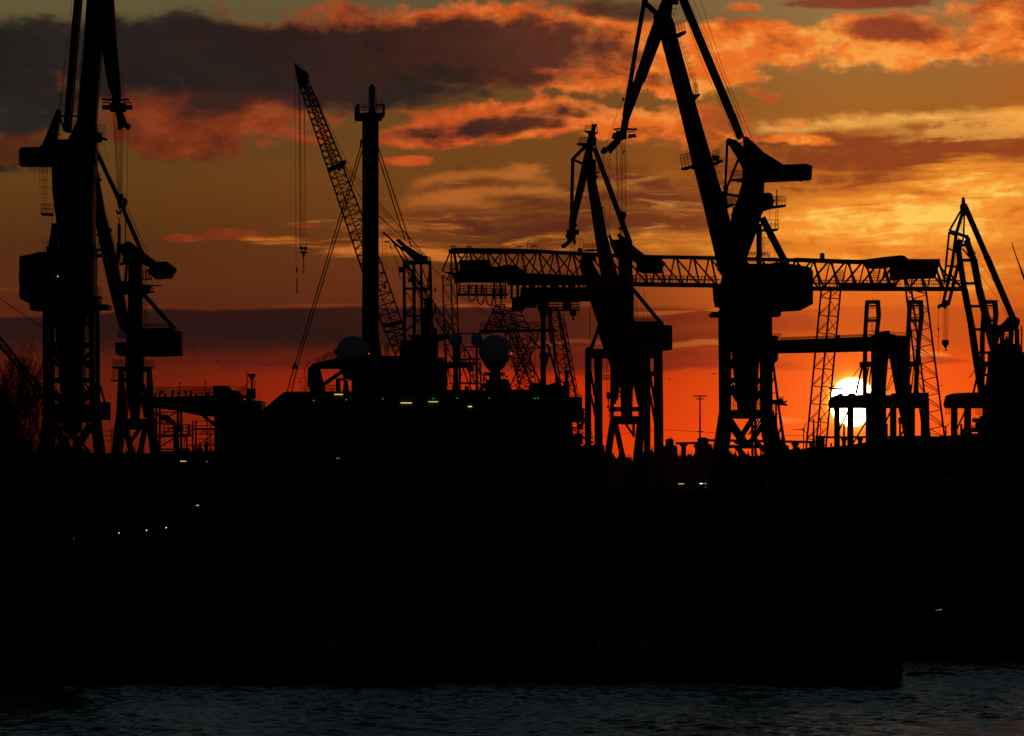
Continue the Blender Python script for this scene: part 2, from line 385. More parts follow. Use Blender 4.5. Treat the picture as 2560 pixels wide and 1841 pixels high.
# ------------------------------------------------------------------ water: one sheet, finer where it is seen
def axis(lo, a, b, hi, st, g):
    r = list(np.arange(a, b, st)); s = st
    while r[-1] < hi: s *= g; r.append(r[-1]+s)
    s = st
    while r[0] > lo: s *= g; r.insert(0, r[0]-s)
    return np.array(r)
xs = axis(-1500, -75, 85, 1500, .34, 1.06); ys = axis(30, 430, 630, 900, .45, 1.06)
X, Y = np.meshgrid(xs, ys); Zw = np.zeros_like(X)
rg = np.random.default_rng(3)
for i in range(80):
    lam = 1.0 + 3.2*rg.random()**1.6 if i < 62 else 5 + 14*rg.random()
    th = math.radians(rg.normal(84, 42)); k = 2*math.pi/lam
    amp = .0052*lam**.9 if i < 62 else .0030*lam**.6
    Zw += amp*np.sin(k*(X*math.cos(th)+Y*math.sin(th)) + rg.random()*6.28)
Zw *= 1 + .5*np.sin(X*.11+.7*np.sin(Y*.05))*np.sin(Y*.07+1.3)
gr = np.clip(1 - np.maximum(np.maximum(-75-X, X-85), np.maximum(425-Y, Y-640))/120, 0, 1)
Zw = Zw*gr*(.3 + .7*np.clip((X + 52 + (Y-450)*.06)/16, 0, 1)**1.5)
nx, ny = len(xs), len(ys)
me = bpy.data.meshes.new('water'); me.vertices.add(nx*ny)
me.vertices.foreach_set('co', np.stack([X, Y, Zw], -1).reshape(-1).astype(np.float32))
idx = np.arange(nx*ny).reshape(ny, nx); q = np.stack([idx[:-1,:-1], idx[:-1,1:], idx[1:,1:], idx[1:,:-1]], -1).reshape(-1)
me.loops.add(len(q)); me.loops.foreach_set('vertex_index', q.astype(np.int32))
me.polygons.add(len(q)//4); me.polygons.foreach_set('loop_start', np.arange(0, len(q), 4, dtype=np.int32))
me.polygons.foreach_set('use_smooth', np.ones(len(q)//4, dtype=bool))
me.update(calc_edges=True)
wm = bpy.data.materials.new('river_water'); wm.use_nodes = True; t_ = wm.node_tree; b_ = t_.nodes['Principled BSDF']
b_.inputs['Base Color'].default_value = (.006, .010, .012, 1); b_.inputs['Roughness'].default_value = .12; b_.inputs['IOR'].default_value = 1.333
g_ = t_.nodes.new('ShaderNodeNewGeometry'); n_ = t_.nodes.new('ShaderNodeTexNoise'); n_.inputs['Scale'].default_value = 1.6; n_.inputs['Detail'].default_value = 5
bu = t_.nodes.new('ShaderNodeBump'); bu.inputs['Strength'].default_value = .5; bu.inputs['Distance'].default_value = .12
sx_ = t_.nodes.new('ShaderNodeSeparateXYZ'); mr_ = t_.nodes.new('ShaderNodeMapRange'); t_.links.new(g_.outputs['Position'], sx_.inputs[0]); t_.links.new(sx_.outputs[0], mr_.inputs['Value']); mr_.inputs['From Min'].default_value = -54; mr_.inputs['From Max'].default_value = -36; mr_.inputs['To Min'].default_value = .1; mr_.inputs['To Max'].default_value = .5; t_.links.new(mr_.outputs[0], bu.inputs['Strength'])
t_.links.new(g_.outputs['Position'], n_.inputs['Vector']); t_.links.new(n_.outputs[0], bu.inputs['Height']); t_.links.new(bu.outputs[0], b_.inputs['Normal'])
me.materials.append(wm); wo_ = bpy.data.objects.new('water', me); C.objects.link(wo_); wo_['kind'] = 'structure'

# ------------------------------------------------------------------ ground: one sheet from the quay to the horizon
gx = [-6000, -3000, -600, -200, 0, 200, 600, 3000, 6000]; gy = [622, 700, 900, 1400, 3000, 7000, 12000]
vs = [Vector((x, y, GZ + (0 if y < 3000 else .4*math.sin(x*.001)))) for y in gy for x in gx]
fs = [(j*9+i, j*9+i+1, (j+1)*9+i+1, (j+1)*9+i) for j in range(6) for i in range(8)]
n0 = len(vs); vs += [Vector((x, 622, -3)) for x in gx]; fs += [(i, i+1, n0+i+1, n0+i) for i in range(8)]
o = link('ground', vs, fs, GRND); o['kind'] = 'structure'

# far wood on the horizon: nobody could count it
vs, fs = [], []; rr = random.Random(5)
for row in range(3):
    D = 2900 + row*160
    x = -420.0
    while x < 2700*D/F*.6:
        px = CX + x*F/D
        hgt = 22.5 + 2*math.sin(px*.011+row) + 2.2*math.sin(px*.043) + rr.random()*6 - (1.5 if 1500 < px < 2000 else 0)
        w = rr.uniform(.5, 1.6); n = len(vs); yy = D + rr.uniform(-60, 60)
        for a in range(3):
            t = rr.uniform(-.6, .6)
            vs += [Vector((x-w, yy, GZ)), Vector((x+w, yy, GZ)), Vector((x+t, yy, GZ+hgt*rr.uniform(.85, 1.0))), Vector((x, yy+w*2, GZ+hgt*.7))]
            fs += [(n, n+1, n+2), (n, n+2, n+3), (n+1, n+2, n+3)]; n += 4
        # dense lower storey
        n = len(vs); ww = rr.uniform(3, 6); hh = hgt*rr.uniform(.72, .86)
        for s, z in ((-1, 0), (1, 0), (.7, .8), (.1, 1), (-.6, .85)): vs.append(Vector((x+s*ww, yy+4, GZ+hh*z)))
        for s, z in ((-1, 0), (1, 0), (.7, .8), (.1, 1), (-.6, .85)): vs.append(Vector((x+s*ww, yy+12, GZ+hh*z)))
        fs += [(n, n+1, n+2, n+3, n+4), (n+5, n+6, n+7, n+8, n+9)] + [(n+i, n+(i+1) % 5, n+5+(i+1) % 5, n+5+i) for i in range(5)]
        x += rr.uniform(.9, 2.4)
o = link('far_wood', vs, fs, WOOD); o['kind'] = 'stuff'

# ================================================================== the big level-luffing crane at the left
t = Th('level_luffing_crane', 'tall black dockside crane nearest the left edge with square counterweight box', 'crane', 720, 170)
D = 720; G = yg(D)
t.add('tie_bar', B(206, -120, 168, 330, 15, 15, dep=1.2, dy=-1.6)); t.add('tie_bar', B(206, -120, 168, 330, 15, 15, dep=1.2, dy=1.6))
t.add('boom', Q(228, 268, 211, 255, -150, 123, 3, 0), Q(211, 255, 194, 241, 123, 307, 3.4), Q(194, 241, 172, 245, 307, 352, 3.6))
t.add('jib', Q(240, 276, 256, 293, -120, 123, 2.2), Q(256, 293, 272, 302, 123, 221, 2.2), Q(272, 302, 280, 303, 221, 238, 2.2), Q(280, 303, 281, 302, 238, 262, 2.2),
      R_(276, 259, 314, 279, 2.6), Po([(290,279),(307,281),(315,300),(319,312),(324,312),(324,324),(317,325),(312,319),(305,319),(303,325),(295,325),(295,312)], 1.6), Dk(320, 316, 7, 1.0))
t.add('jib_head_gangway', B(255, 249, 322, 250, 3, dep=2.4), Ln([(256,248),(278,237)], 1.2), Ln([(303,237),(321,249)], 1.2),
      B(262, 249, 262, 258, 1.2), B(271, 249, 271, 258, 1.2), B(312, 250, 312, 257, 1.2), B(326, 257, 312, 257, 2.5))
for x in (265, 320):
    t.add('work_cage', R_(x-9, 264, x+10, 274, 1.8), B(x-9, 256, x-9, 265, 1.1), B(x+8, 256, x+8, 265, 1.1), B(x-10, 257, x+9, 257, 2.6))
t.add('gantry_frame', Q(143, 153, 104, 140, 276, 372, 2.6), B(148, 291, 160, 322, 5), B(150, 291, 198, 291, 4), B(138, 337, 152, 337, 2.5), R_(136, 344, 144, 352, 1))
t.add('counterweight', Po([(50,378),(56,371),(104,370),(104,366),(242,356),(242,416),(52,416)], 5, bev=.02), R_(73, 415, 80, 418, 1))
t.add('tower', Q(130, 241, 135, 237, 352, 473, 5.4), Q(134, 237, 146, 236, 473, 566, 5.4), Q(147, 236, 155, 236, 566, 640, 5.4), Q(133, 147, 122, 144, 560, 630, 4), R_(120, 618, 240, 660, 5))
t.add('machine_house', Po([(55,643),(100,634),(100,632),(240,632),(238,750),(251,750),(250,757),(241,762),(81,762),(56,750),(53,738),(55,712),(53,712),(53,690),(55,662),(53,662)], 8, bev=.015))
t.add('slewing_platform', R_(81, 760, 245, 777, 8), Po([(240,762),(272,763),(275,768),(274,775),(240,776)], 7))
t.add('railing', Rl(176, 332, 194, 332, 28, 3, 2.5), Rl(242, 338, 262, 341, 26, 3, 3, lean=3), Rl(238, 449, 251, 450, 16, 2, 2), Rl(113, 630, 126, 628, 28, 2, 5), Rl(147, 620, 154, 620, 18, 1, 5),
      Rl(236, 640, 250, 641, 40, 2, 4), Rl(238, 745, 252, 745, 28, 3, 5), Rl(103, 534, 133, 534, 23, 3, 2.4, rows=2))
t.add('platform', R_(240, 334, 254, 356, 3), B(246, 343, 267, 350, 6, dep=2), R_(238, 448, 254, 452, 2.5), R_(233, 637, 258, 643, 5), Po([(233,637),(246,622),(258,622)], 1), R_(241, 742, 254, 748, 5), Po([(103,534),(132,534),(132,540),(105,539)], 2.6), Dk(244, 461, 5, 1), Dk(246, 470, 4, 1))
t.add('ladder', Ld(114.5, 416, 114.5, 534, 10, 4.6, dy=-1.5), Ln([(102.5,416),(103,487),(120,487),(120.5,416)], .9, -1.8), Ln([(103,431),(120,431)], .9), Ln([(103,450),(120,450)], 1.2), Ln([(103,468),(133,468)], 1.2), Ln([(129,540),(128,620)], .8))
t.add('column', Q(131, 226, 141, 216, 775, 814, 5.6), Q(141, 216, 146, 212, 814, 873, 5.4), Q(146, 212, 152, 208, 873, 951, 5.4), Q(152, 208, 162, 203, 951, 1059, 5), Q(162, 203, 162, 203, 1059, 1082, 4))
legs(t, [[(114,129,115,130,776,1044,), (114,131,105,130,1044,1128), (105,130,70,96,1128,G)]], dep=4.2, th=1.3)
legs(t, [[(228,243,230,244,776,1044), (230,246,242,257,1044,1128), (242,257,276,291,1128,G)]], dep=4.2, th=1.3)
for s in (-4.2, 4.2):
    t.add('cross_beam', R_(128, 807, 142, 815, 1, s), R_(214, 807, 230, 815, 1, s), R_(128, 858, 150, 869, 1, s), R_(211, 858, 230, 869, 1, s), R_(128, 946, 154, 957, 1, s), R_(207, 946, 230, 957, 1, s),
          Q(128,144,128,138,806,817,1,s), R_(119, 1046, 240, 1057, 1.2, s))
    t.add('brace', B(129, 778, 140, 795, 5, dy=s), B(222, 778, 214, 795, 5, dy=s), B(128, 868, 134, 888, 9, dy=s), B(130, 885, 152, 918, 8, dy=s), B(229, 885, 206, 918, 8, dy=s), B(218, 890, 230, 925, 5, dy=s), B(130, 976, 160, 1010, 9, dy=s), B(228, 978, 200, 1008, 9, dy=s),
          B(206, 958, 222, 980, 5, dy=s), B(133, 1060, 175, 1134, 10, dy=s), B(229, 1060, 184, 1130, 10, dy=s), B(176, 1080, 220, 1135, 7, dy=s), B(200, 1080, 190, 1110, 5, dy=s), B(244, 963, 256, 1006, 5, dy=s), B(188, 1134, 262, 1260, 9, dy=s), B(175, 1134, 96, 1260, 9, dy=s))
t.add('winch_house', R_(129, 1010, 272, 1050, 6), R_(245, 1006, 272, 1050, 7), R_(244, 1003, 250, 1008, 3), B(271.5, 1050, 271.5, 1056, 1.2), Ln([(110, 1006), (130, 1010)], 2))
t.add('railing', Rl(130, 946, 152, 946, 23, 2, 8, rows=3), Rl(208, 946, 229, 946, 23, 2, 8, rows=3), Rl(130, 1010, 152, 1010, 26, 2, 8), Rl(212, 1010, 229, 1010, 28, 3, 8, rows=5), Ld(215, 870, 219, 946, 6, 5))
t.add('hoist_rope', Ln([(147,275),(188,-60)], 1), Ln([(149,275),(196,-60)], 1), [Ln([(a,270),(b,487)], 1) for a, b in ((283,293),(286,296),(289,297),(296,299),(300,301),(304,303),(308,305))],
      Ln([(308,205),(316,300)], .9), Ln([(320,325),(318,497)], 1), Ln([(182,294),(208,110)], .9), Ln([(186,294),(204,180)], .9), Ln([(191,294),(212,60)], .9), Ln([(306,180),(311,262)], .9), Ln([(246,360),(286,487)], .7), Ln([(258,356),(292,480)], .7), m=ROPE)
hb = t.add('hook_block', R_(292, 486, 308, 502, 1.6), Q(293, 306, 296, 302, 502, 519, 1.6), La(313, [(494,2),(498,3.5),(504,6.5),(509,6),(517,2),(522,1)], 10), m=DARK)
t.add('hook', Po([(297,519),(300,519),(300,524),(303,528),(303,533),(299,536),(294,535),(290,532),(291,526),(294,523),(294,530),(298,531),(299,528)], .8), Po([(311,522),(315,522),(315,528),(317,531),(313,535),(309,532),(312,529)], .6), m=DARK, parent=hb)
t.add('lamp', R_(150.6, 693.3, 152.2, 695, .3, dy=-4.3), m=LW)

# ---- load slung from its hook
t = Th('slung_post', 'upright round post slung on chains from the left crane hook above the smaller crane', 'load', 716, 298, z=GZ)
t.add('post', La(298, [(560,3),(563,4.2),(608,4.2),(612,3)], 14)); t.add('sling', Ln([(294,533),(293,541),(297,548)], 1.4), Ln([(301,533),(302,541),(299,548)], 1.4), B(298, 546, 298, 562, 2.6), B(313.5, 533, 314, 612, 2.4))

# ================================================================== smaller luffing crane second from the left
D = 1000; G = yg(D)
t = Th('level_luffing_crane', 'smaller black luffing crane standing directly right of the tall left crane', 'crane', D, 340, group='level luffing cranes of the shipyard')
t.add('tie_bar', B(232, 360, 292, 487, 8, dep=.8, dy=-2), B(292, 487, 356, 634, 8, dep=.8, dy=-2)); t.add('tie_bar', B(232, 360, 292, 487, 8, dep=.8, dy=2), B(292, 487, 356, 634, 8, dep=.8, dy=2))
t.add('boom', Q(212, 236, 235, 263, 380, 534, 3), Q(235, 263, 257, 292, 534, 647, 3.4), Q(257, 292, 281, 312, 647, 750, 3.6), Q(281, 312, 298, 325, 750, 816, 3.6), Q(298, 325, 316, 330, 816, 838, 3.6), Dk(275, 576, 5, 1), Dk(243, 588, 3, 1))
t.add('ladder', Ld(266, 540, 296, 655, 6, 5, dy=-2))
t.add('head_frame', Po([(293,606),(304,612),(314,608),(321,604),(330,608),(353,627),(395,657),(418,655),(441,672),(438,681),(434,684),(430,696),(390,699),(368,681),(375,670),(356,661),(325,659),(308,656),(310,644),(303,630),(296,660),(292,650)], 3))
t.add('counterweight', Po([(388,656),(418,655),(441,672),(438,681),(434,684),(430,696),(390,699),(368,681)], 5, bev=.03), label='slanted counterweight box')
t.add('tower', Q(322, 354, 321, 357, 645, 820, 3.4), Q(314, 320, 310, 317, 661, 706, 1), R_(316, 711, 326, 736, 2), Q(305, 322, 305, 322, 704, 737, 3))
t.add('platform', Po([(299,658),(320,656),(320,661),(299,664)], 2), R_(356, 697, 379, 700, 2.5), B(355, 713, 404, 715, 2.6, dep=1.4), R_(372, 730, 384, 733, 2.5), R_(295, 842, 316, 844, 3))
t.add('operator_cab', Po([(356,714),(378,716),(372,735),(356,735)], 2.5, bev=.05))
t.add('railing', Rl(299, 658, 312, 657, 18, 2, 2), Rl(358, 697, 379, 700, 24, 3, 2, rows=4), Rl(372, 733, 383, 733, 20, 2, 2, rows=4), Rl(296, 843, 316, 843, 17, 3, 3, rows=4), Rl(360, 821, 425, 821, 10, 9, 4, rows=2), Rl(284, 917, 316, 917, 16, 6, 6, rows=3), Rl(357, 917, 383, 917, 15, 5, 6, rows=3))
t.add('ladder', Ld(362, 664, 362, 820, 6, 5, dy=-1.8), Ld(367, 664, 368, 820, 4, 9, dy=-1.8), Ln([(378,690),(388,750),(398,818)], .7), Ln([(380,735),(386,818)], .7), Ln([(310,500),(372,640)], .7), Ln([(318,520),(366,632)], .7))
t.add('back_stay', B(358, 735, 438, 824, 9, dep=1, dy=-1.5)); t.add('back_stay', B(358, 735, 438, 824, 9, dep=1, dy=1.5))
t.add('machine_house', Po([(318,820),(357,820),(366,822),(438,820),(439,828),(452,829),(456,833),(456,890),(402,892),(357,891),(318,891)], 6, bev=.01))
t.add('operator_cab', Po([(288,858),(302,856),(318,857),(318,891),(303,891),(293,887),(290,880)], 3.5, bev=.05))
t.add('column', Q(315, 360, 316, 359, 890, 960, 3.6), Q(316, 357, 322, 353, 960, 1000, 3.6), Q(322, 353, 328, 348, 1000, 1048, 3.4), Q(312, 363, 318, 358, 887, 902, 3.6))
t.add('platform', R_(284, 917, 383, 922, 7), Q(300, 368, 306, 366, 922, 930, 5), R_(279, 951, 303, 954, 6), R_(300, 947, 320, 954, 4))
t.add('stair_cage', Ln([(285,920),(281,953)], 1.5), Ln([(290,921),(287,953)], 1), Ln([(297,921),(295,953)], 1.2), Ln([(282,940),(302,940)], 1), Ln([(283,930),(302,930)], 1), R_(295, 953, 300, 961, 1), R_(291, 1028, 300, 1035, 1), Rl(306, 948, 318, 948, 14, 3, 5))
legs(t, [[(299,306,298,309,922,960), (298,309,294,312,960,1036), (294,312,289,312,1036,1068), (289,311,282,304,1068,1130), (282,304,262,284,1130,G)]], dep=3, th=1.2)
legs(t, [[(370,376,369,380,922,960), (369,380,368,383,960,1036), (368,383,368,385,1036,1068), (370,386,378,398,1068,1130), (378,398,396,416,1130,G)]], dep=3, th=1.2)
for s in (-3, 3):
    t.add('cross_beam', R_(292, 1047, 386, 1075, 1.2, s)); t.add('brace', B(322, 960, 311, 1018, 5, dy=s), B(323, 985, 313, 1048, 5, dy=s), B(357, 960, 368, 1010, 5, dy=s), B(353, 985, 366, 1045, 6, dy=s), B(313, 1070, 330, 1132, 11, 9, dy=s), B(363, 1072, 350, 1132, 9, dy=s), B(350, 1072, 326, 1105, 5, dy=s), B(330, 1130, 352, 1240, 9, dy=s), B(352, 1130, 330, 1240, 9, dy=s))

# ================================================================== luffing crane in the middle
D = 1050; G = yg(D)
t = Th('level_luffing_crane', 'medium black luffing crane in front of the long lattice bridge, left of the biggest crane', 'crane', D, 1560, group='level luffing cranes of the shipyard')
t.add('mast_head', Q(1479, 1491, 1476, 1487, 313, 336, 1.2), Q(1471, 1488, 1465, 1491, 336, 366, 2), Dk(1482, 314, 4, 1), Dk(1489, 314, 4, 1), Dk(1488, 348, 4, 1.4))
t.add('platform', Po([(1459,327),(1467,328),(1479,327),(1495,333),(1492,336),(1480,333),(1473,337)], 2), Po([(1442,359),(1448,358),(1468,358),(1466,366),(1456,366),(1443,363)], 2), Po([(1485,431),(1500,430),(1500,432),(1487,436)], 2), Po([(1458,626),(1470,624),(1493,624),(1493,628),(1462,628)], 3), R_(1526, 941, 1549, 949, 5))
t.add('railing', Rl(1460, 327, 1478, 327, 13, 4, 2, lean=3), Rl(1490, 332, 1494, 333, 14, 1, 2, lean=2), Rl(1446, 358, 1466, 357, 13, 4, 2, lean=2), Rl(1484, 430, 1499, 431, 15, 3, 2), Rl(1458, 625, 1493, 624, 15, 6, 3), Rl(1506, 949, 1526, 949, 10, 4, 5, rows=2), Ln([(1506,949),(1526,949)], 2))
t.add('tie_bar', B(1468, 362, 1430, 400, 9, 8, dep=1.2)); t.add('strut', B(1432, 396, 1429, 524, 9, dep=1.2), B(1434, 400, 1457, 410, 6, dep=1))
t.add('jib', Q(1466, 1484, 1456, 1478, 364, 404, 2), Q(1456, 1478, 1446, 1466, 404, 453, 2), Q(1446, 1466, 1430, 1448, 453, 523, 1.8), Q(1426, 1448, 1423, 1441, 523, 552, 1.8), Q(1423, 1441, 1422, 1438, 552, 575, 1.8))
t.add('jib_head', R_(1417, 575, 1448, 587, 1.8), Po([(1412,589),(1420,584),(1440,587),(1438,603),(1421,603)], 1.6), B(1428, 600, 1408, 618, 11, 9, dep=1.2), Q(1432, 1440, 1434, 1439, 600, 612, 1.2), Dk(1408, 616, 5, .8), Dk(1439, 564, 4, 1))
t.add('boom', Q(1472, 1480, 1467, 1491, 380, 453, 2.6), Q(1470, 1490, 1473, 1490, 400, 457, 2.6), Q(1467, 1490, 1476, 1503, 453, 513, 2.8), Q(1476, 1503, 1486, 1517, 513, 585, 3), Q(1486, 1517, 1494, 1530, 585, 636, 3), Q(1494, 1530, 1503, 1545, 636, 692, 3.2), Q(1503, 1548, 1512, 1570, 692, 760, 3.4), Dk(1491, 443, 4, 1), Dk(1506, 520, 3, 1))
t.add('ladder', Ld(1508, 525, 1526, 600, 4, 5, dy=-1.5))
t.add('boom_foot', Po([(1449,649),(1480,648),(1487,668),(1503,694),(1570,690),(1570,830),(1512,880),(1508,868),(1499,833),(1496,815),(1476,755),(1462,706),(1450,672)], 3))
t.add('tie_bar', B(1486, 370, 1576, 612, 11, 12, dep=.9, dy=-1.8)); t.add('tie_bar', B(1486, 370, 1576, 612, 11, 12, dep=.9, dy=1.8))
t.add('head_frame', Po([(1523,591),(1528,594),(1532,600),(1547,600),(1548,590),(1557,591),(1578,611),(1611,638),(1645,641),(1664,660),(1657,670),(1653,684),(1608,684),(1589,673),(1592,660),(1581,651),(1581,700),(1546,700),(1546,650),(1540,645),(1526,612)], 3), Dk(1524, 592, 4, 1), Dk(1548, 589, 5, 1))
t.add('counterweight', Po([(1605,640),(1645,641),(1664,660),(1657,670),(1653,684),(1608,684),(1592,676),(1594,655)], 5, bev=.03))
t.add('tower', Q(1546, 1584, 1508, 1584, 690, 760, 3.6), Q(1508, 1584, 1512, 1584, 760, 830, 3.6))
t.add('back_stay', B(1583, 724, 1655, 812, 8, dep=1, dy=-1.6)); t.add('back_stay', B(1583, 724, 1655, 812, 8, dep=1, dy=1.6))
t.add('ladder', Ld(1589, 730, 1591, 806, 7, 5, dy=-2), Ln([(1608,720),(1622,805)], .8), Ln([(1596,730),(1612,805)], .7), Ln([(1545,595),(1559,560)], 1))
t.add('machine_house', Po([(1512,806),(1584,804),(1657,804),(1659,813),(1676,814),(1680,818),(1680,875),(1655,878),(1512,878)], 6, bev=.01), Rl(1586, 804, 1650, 805, 8, 8, 4, rows=2))
t.add('gantry_frame', B(1498, 815, 1478, 872, 9, dep=1), B(1498, 825, 1513, 872, 9, dep=1))
t.add('portal_beam', Po([(1463,873),(1468,870),(1478,868),(1482,873),(1655,873),(1655,896),(1463,896)], 8, bev=.01))
legs(t, [[(1463,1478,1463,1477,895,G)]], dep=3.5, th=1.2); legs(t, [[(1486,1505,1487,1506,895,1110), (1487,1506,1487,1506,1110,G)]], dep=3.2, th=1.2)
legs(t, [[(1611,1625,1611,1625,895,G)]], dep=3.2, th=1.2); legs(t, [[(1635,1655,1636,1657,895,1050), (1636,1657,1637,1659,1050,G)]], dep=3.5, th=1.2)
for s in (-3.3, 3.3): t.add('brace', B(1477, 928, 1487, 990, 3, 6, dy=s), B(1477, 985, 1490, 1046, 3, 6, dy=s), B(1625, 935, 1637, 1010, 4, dy=s), B(1625, 985, 1638, 1060, 4, dy=s))
t.add('column', Po([(1519,895),(1611,895),(1611,1000),(1597,1012),(1584,953),(1580,1000),(1580,1030),(1556,1030),(1556,1000),(1548,951),(1540,1010),(1526,1010),(1526,916)], 4), Q(1550, 1583, 1553, 1580, 950, 1048, 3.2), Q(1555,1581,1555,1581,1040,1062,3))
t.add('lower_beam', R_(1526, 1041, 1600, 1061, 6), R_(1524, 1018, 1610, 1029, 5))
legs(t, [[(1526,1534,1526,1534,916,1041), (1525,1541,1512,1528,1050,1137), (1512,1528,1495,1512,1137,G)]], dep=3, th=1, name='inner_leg')
legs(t, [[(1597,1611,1597,1611,900,1050), (1594,1612,1584,1606,1050,1137), (1584,1606,1570,1592,1137,G)]], dep=3, th=1, name='inner_leg')
for s in (-3, 3): t.add('brace', B(1539, 1062, 1556, 1140, 12, dy=s), B(1565, 1062, 1586, 1092, 4, dy=s), B(1584, 1060, 1584, 1090, 5, dy=s), B(1548, 955, 1541, 1000, 6, dy=s), B(1586, 955, 1598, 1012, 7, dy=s), B(1556, 1140, 1590, 1300, 10, dy=s))
t.add('walkway', R_(1600, 930, 1640, 940, 4), Rl(1584, 968, 1600, 968, 14, 3, 4), Rl(1625, 945, 1637, 945, 20, 2, 4), Rl(1536, 985, 1550, 985, 8, 2, 4), B(1536, 991, 1556, 991, 3))
t.add('hoist_rope', Ln([(1475,765),(1475,872)], 1.6), Ln([(1498,330),(1516,420),(1546,520),(1552,590)], .8), Ln([(1495,352),(1509,410)], .8), Ln([(1509,385),(1511,535)], .8), Ln([(1516,392),(1549,480)], .7), Ln([(1423,545),(1412,590)], .7), [Ln([(x,603),(x,650)], .8) for x in (1426,1429,1433,1437)], Ln([(1517,897),(1518,981)], 1), m=ROPE)
hb = t.add('hook_block', La(1521, [(980,2),(984,5),(992,6),(996,4),(999,1.5)], 10), m=DARK)
t.add('hook', Po([(1520,999),(1523,999),(1524,1004),(1521,1007),(1518,1005),(1521,1003)], .6), B(1522, 1007, 1523, 1045, 1.6), Po([(1521,1010),(1523,1010),(1523,1021),(1516,1020)], .6), m=DARK, parent=hb)

# ================================================================== the biggest crane, right of centre
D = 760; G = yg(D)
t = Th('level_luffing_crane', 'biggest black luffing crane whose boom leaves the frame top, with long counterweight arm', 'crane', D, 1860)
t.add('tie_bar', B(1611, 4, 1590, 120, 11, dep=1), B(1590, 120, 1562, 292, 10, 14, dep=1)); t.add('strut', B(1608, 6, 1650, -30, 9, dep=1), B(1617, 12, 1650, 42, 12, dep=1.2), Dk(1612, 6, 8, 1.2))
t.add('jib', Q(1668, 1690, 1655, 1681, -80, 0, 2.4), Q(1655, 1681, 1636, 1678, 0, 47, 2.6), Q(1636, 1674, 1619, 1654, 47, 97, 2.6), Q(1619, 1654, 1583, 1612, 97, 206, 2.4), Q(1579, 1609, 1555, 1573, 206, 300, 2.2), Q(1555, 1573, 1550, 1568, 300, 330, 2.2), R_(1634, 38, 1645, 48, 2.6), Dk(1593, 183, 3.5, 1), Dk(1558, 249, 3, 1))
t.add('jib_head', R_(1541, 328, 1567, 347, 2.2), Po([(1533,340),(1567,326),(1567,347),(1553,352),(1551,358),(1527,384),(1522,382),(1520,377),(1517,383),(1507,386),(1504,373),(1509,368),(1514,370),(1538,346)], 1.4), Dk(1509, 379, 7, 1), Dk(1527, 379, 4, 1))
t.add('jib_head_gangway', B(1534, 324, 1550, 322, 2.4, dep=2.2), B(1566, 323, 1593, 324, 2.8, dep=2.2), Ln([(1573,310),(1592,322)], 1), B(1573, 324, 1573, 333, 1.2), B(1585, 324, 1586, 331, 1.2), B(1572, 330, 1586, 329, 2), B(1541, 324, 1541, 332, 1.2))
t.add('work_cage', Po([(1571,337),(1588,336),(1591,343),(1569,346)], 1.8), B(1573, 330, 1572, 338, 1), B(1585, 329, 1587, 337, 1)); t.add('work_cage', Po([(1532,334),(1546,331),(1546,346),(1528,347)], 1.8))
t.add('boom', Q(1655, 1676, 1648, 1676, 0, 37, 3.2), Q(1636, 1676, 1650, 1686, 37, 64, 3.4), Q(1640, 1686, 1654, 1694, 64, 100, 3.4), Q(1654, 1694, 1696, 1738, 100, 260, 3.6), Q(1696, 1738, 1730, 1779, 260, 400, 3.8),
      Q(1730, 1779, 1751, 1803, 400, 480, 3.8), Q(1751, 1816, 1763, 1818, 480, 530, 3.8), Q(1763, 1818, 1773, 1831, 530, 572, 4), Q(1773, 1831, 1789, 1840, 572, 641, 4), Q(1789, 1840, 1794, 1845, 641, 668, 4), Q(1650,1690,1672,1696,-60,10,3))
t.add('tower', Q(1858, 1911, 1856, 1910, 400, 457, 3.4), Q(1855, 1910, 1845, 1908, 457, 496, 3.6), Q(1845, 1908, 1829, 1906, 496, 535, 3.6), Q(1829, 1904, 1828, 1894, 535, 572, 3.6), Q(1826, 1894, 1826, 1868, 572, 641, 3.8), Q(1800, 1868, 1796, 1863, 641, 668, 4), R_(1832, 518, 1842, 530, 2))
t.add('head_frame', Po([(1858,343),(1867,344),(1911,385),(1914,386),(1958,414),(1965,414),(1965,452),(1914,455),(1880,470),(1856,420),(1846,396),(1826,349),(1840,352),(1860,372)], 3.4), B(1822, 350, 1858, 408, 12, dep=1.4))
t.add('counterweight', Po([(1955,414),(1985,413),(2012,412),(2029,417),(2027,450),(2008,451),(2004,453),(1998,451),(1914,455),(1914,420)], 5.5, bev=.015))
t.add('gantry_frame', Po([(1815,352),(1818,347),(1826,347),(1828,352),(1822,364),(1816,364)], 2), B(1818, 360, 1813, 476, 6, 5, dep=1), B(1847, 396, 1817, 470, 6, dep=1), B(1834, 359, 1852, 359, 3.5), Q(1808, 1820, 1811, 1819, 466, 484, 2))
t.add('tie_bar', B(1704, -10, 1830, 292, 16, dep=1, dy=-2), B(1830, 290, 1852, 346, 16, 14, dep=1, dy=-2)); t.add('tie_bar', B(1704, -10, 1830, 292, 16, dep=1, dy=2), B(1830, 290, 1852, 346, 16, 14, dep=1, dy=2))
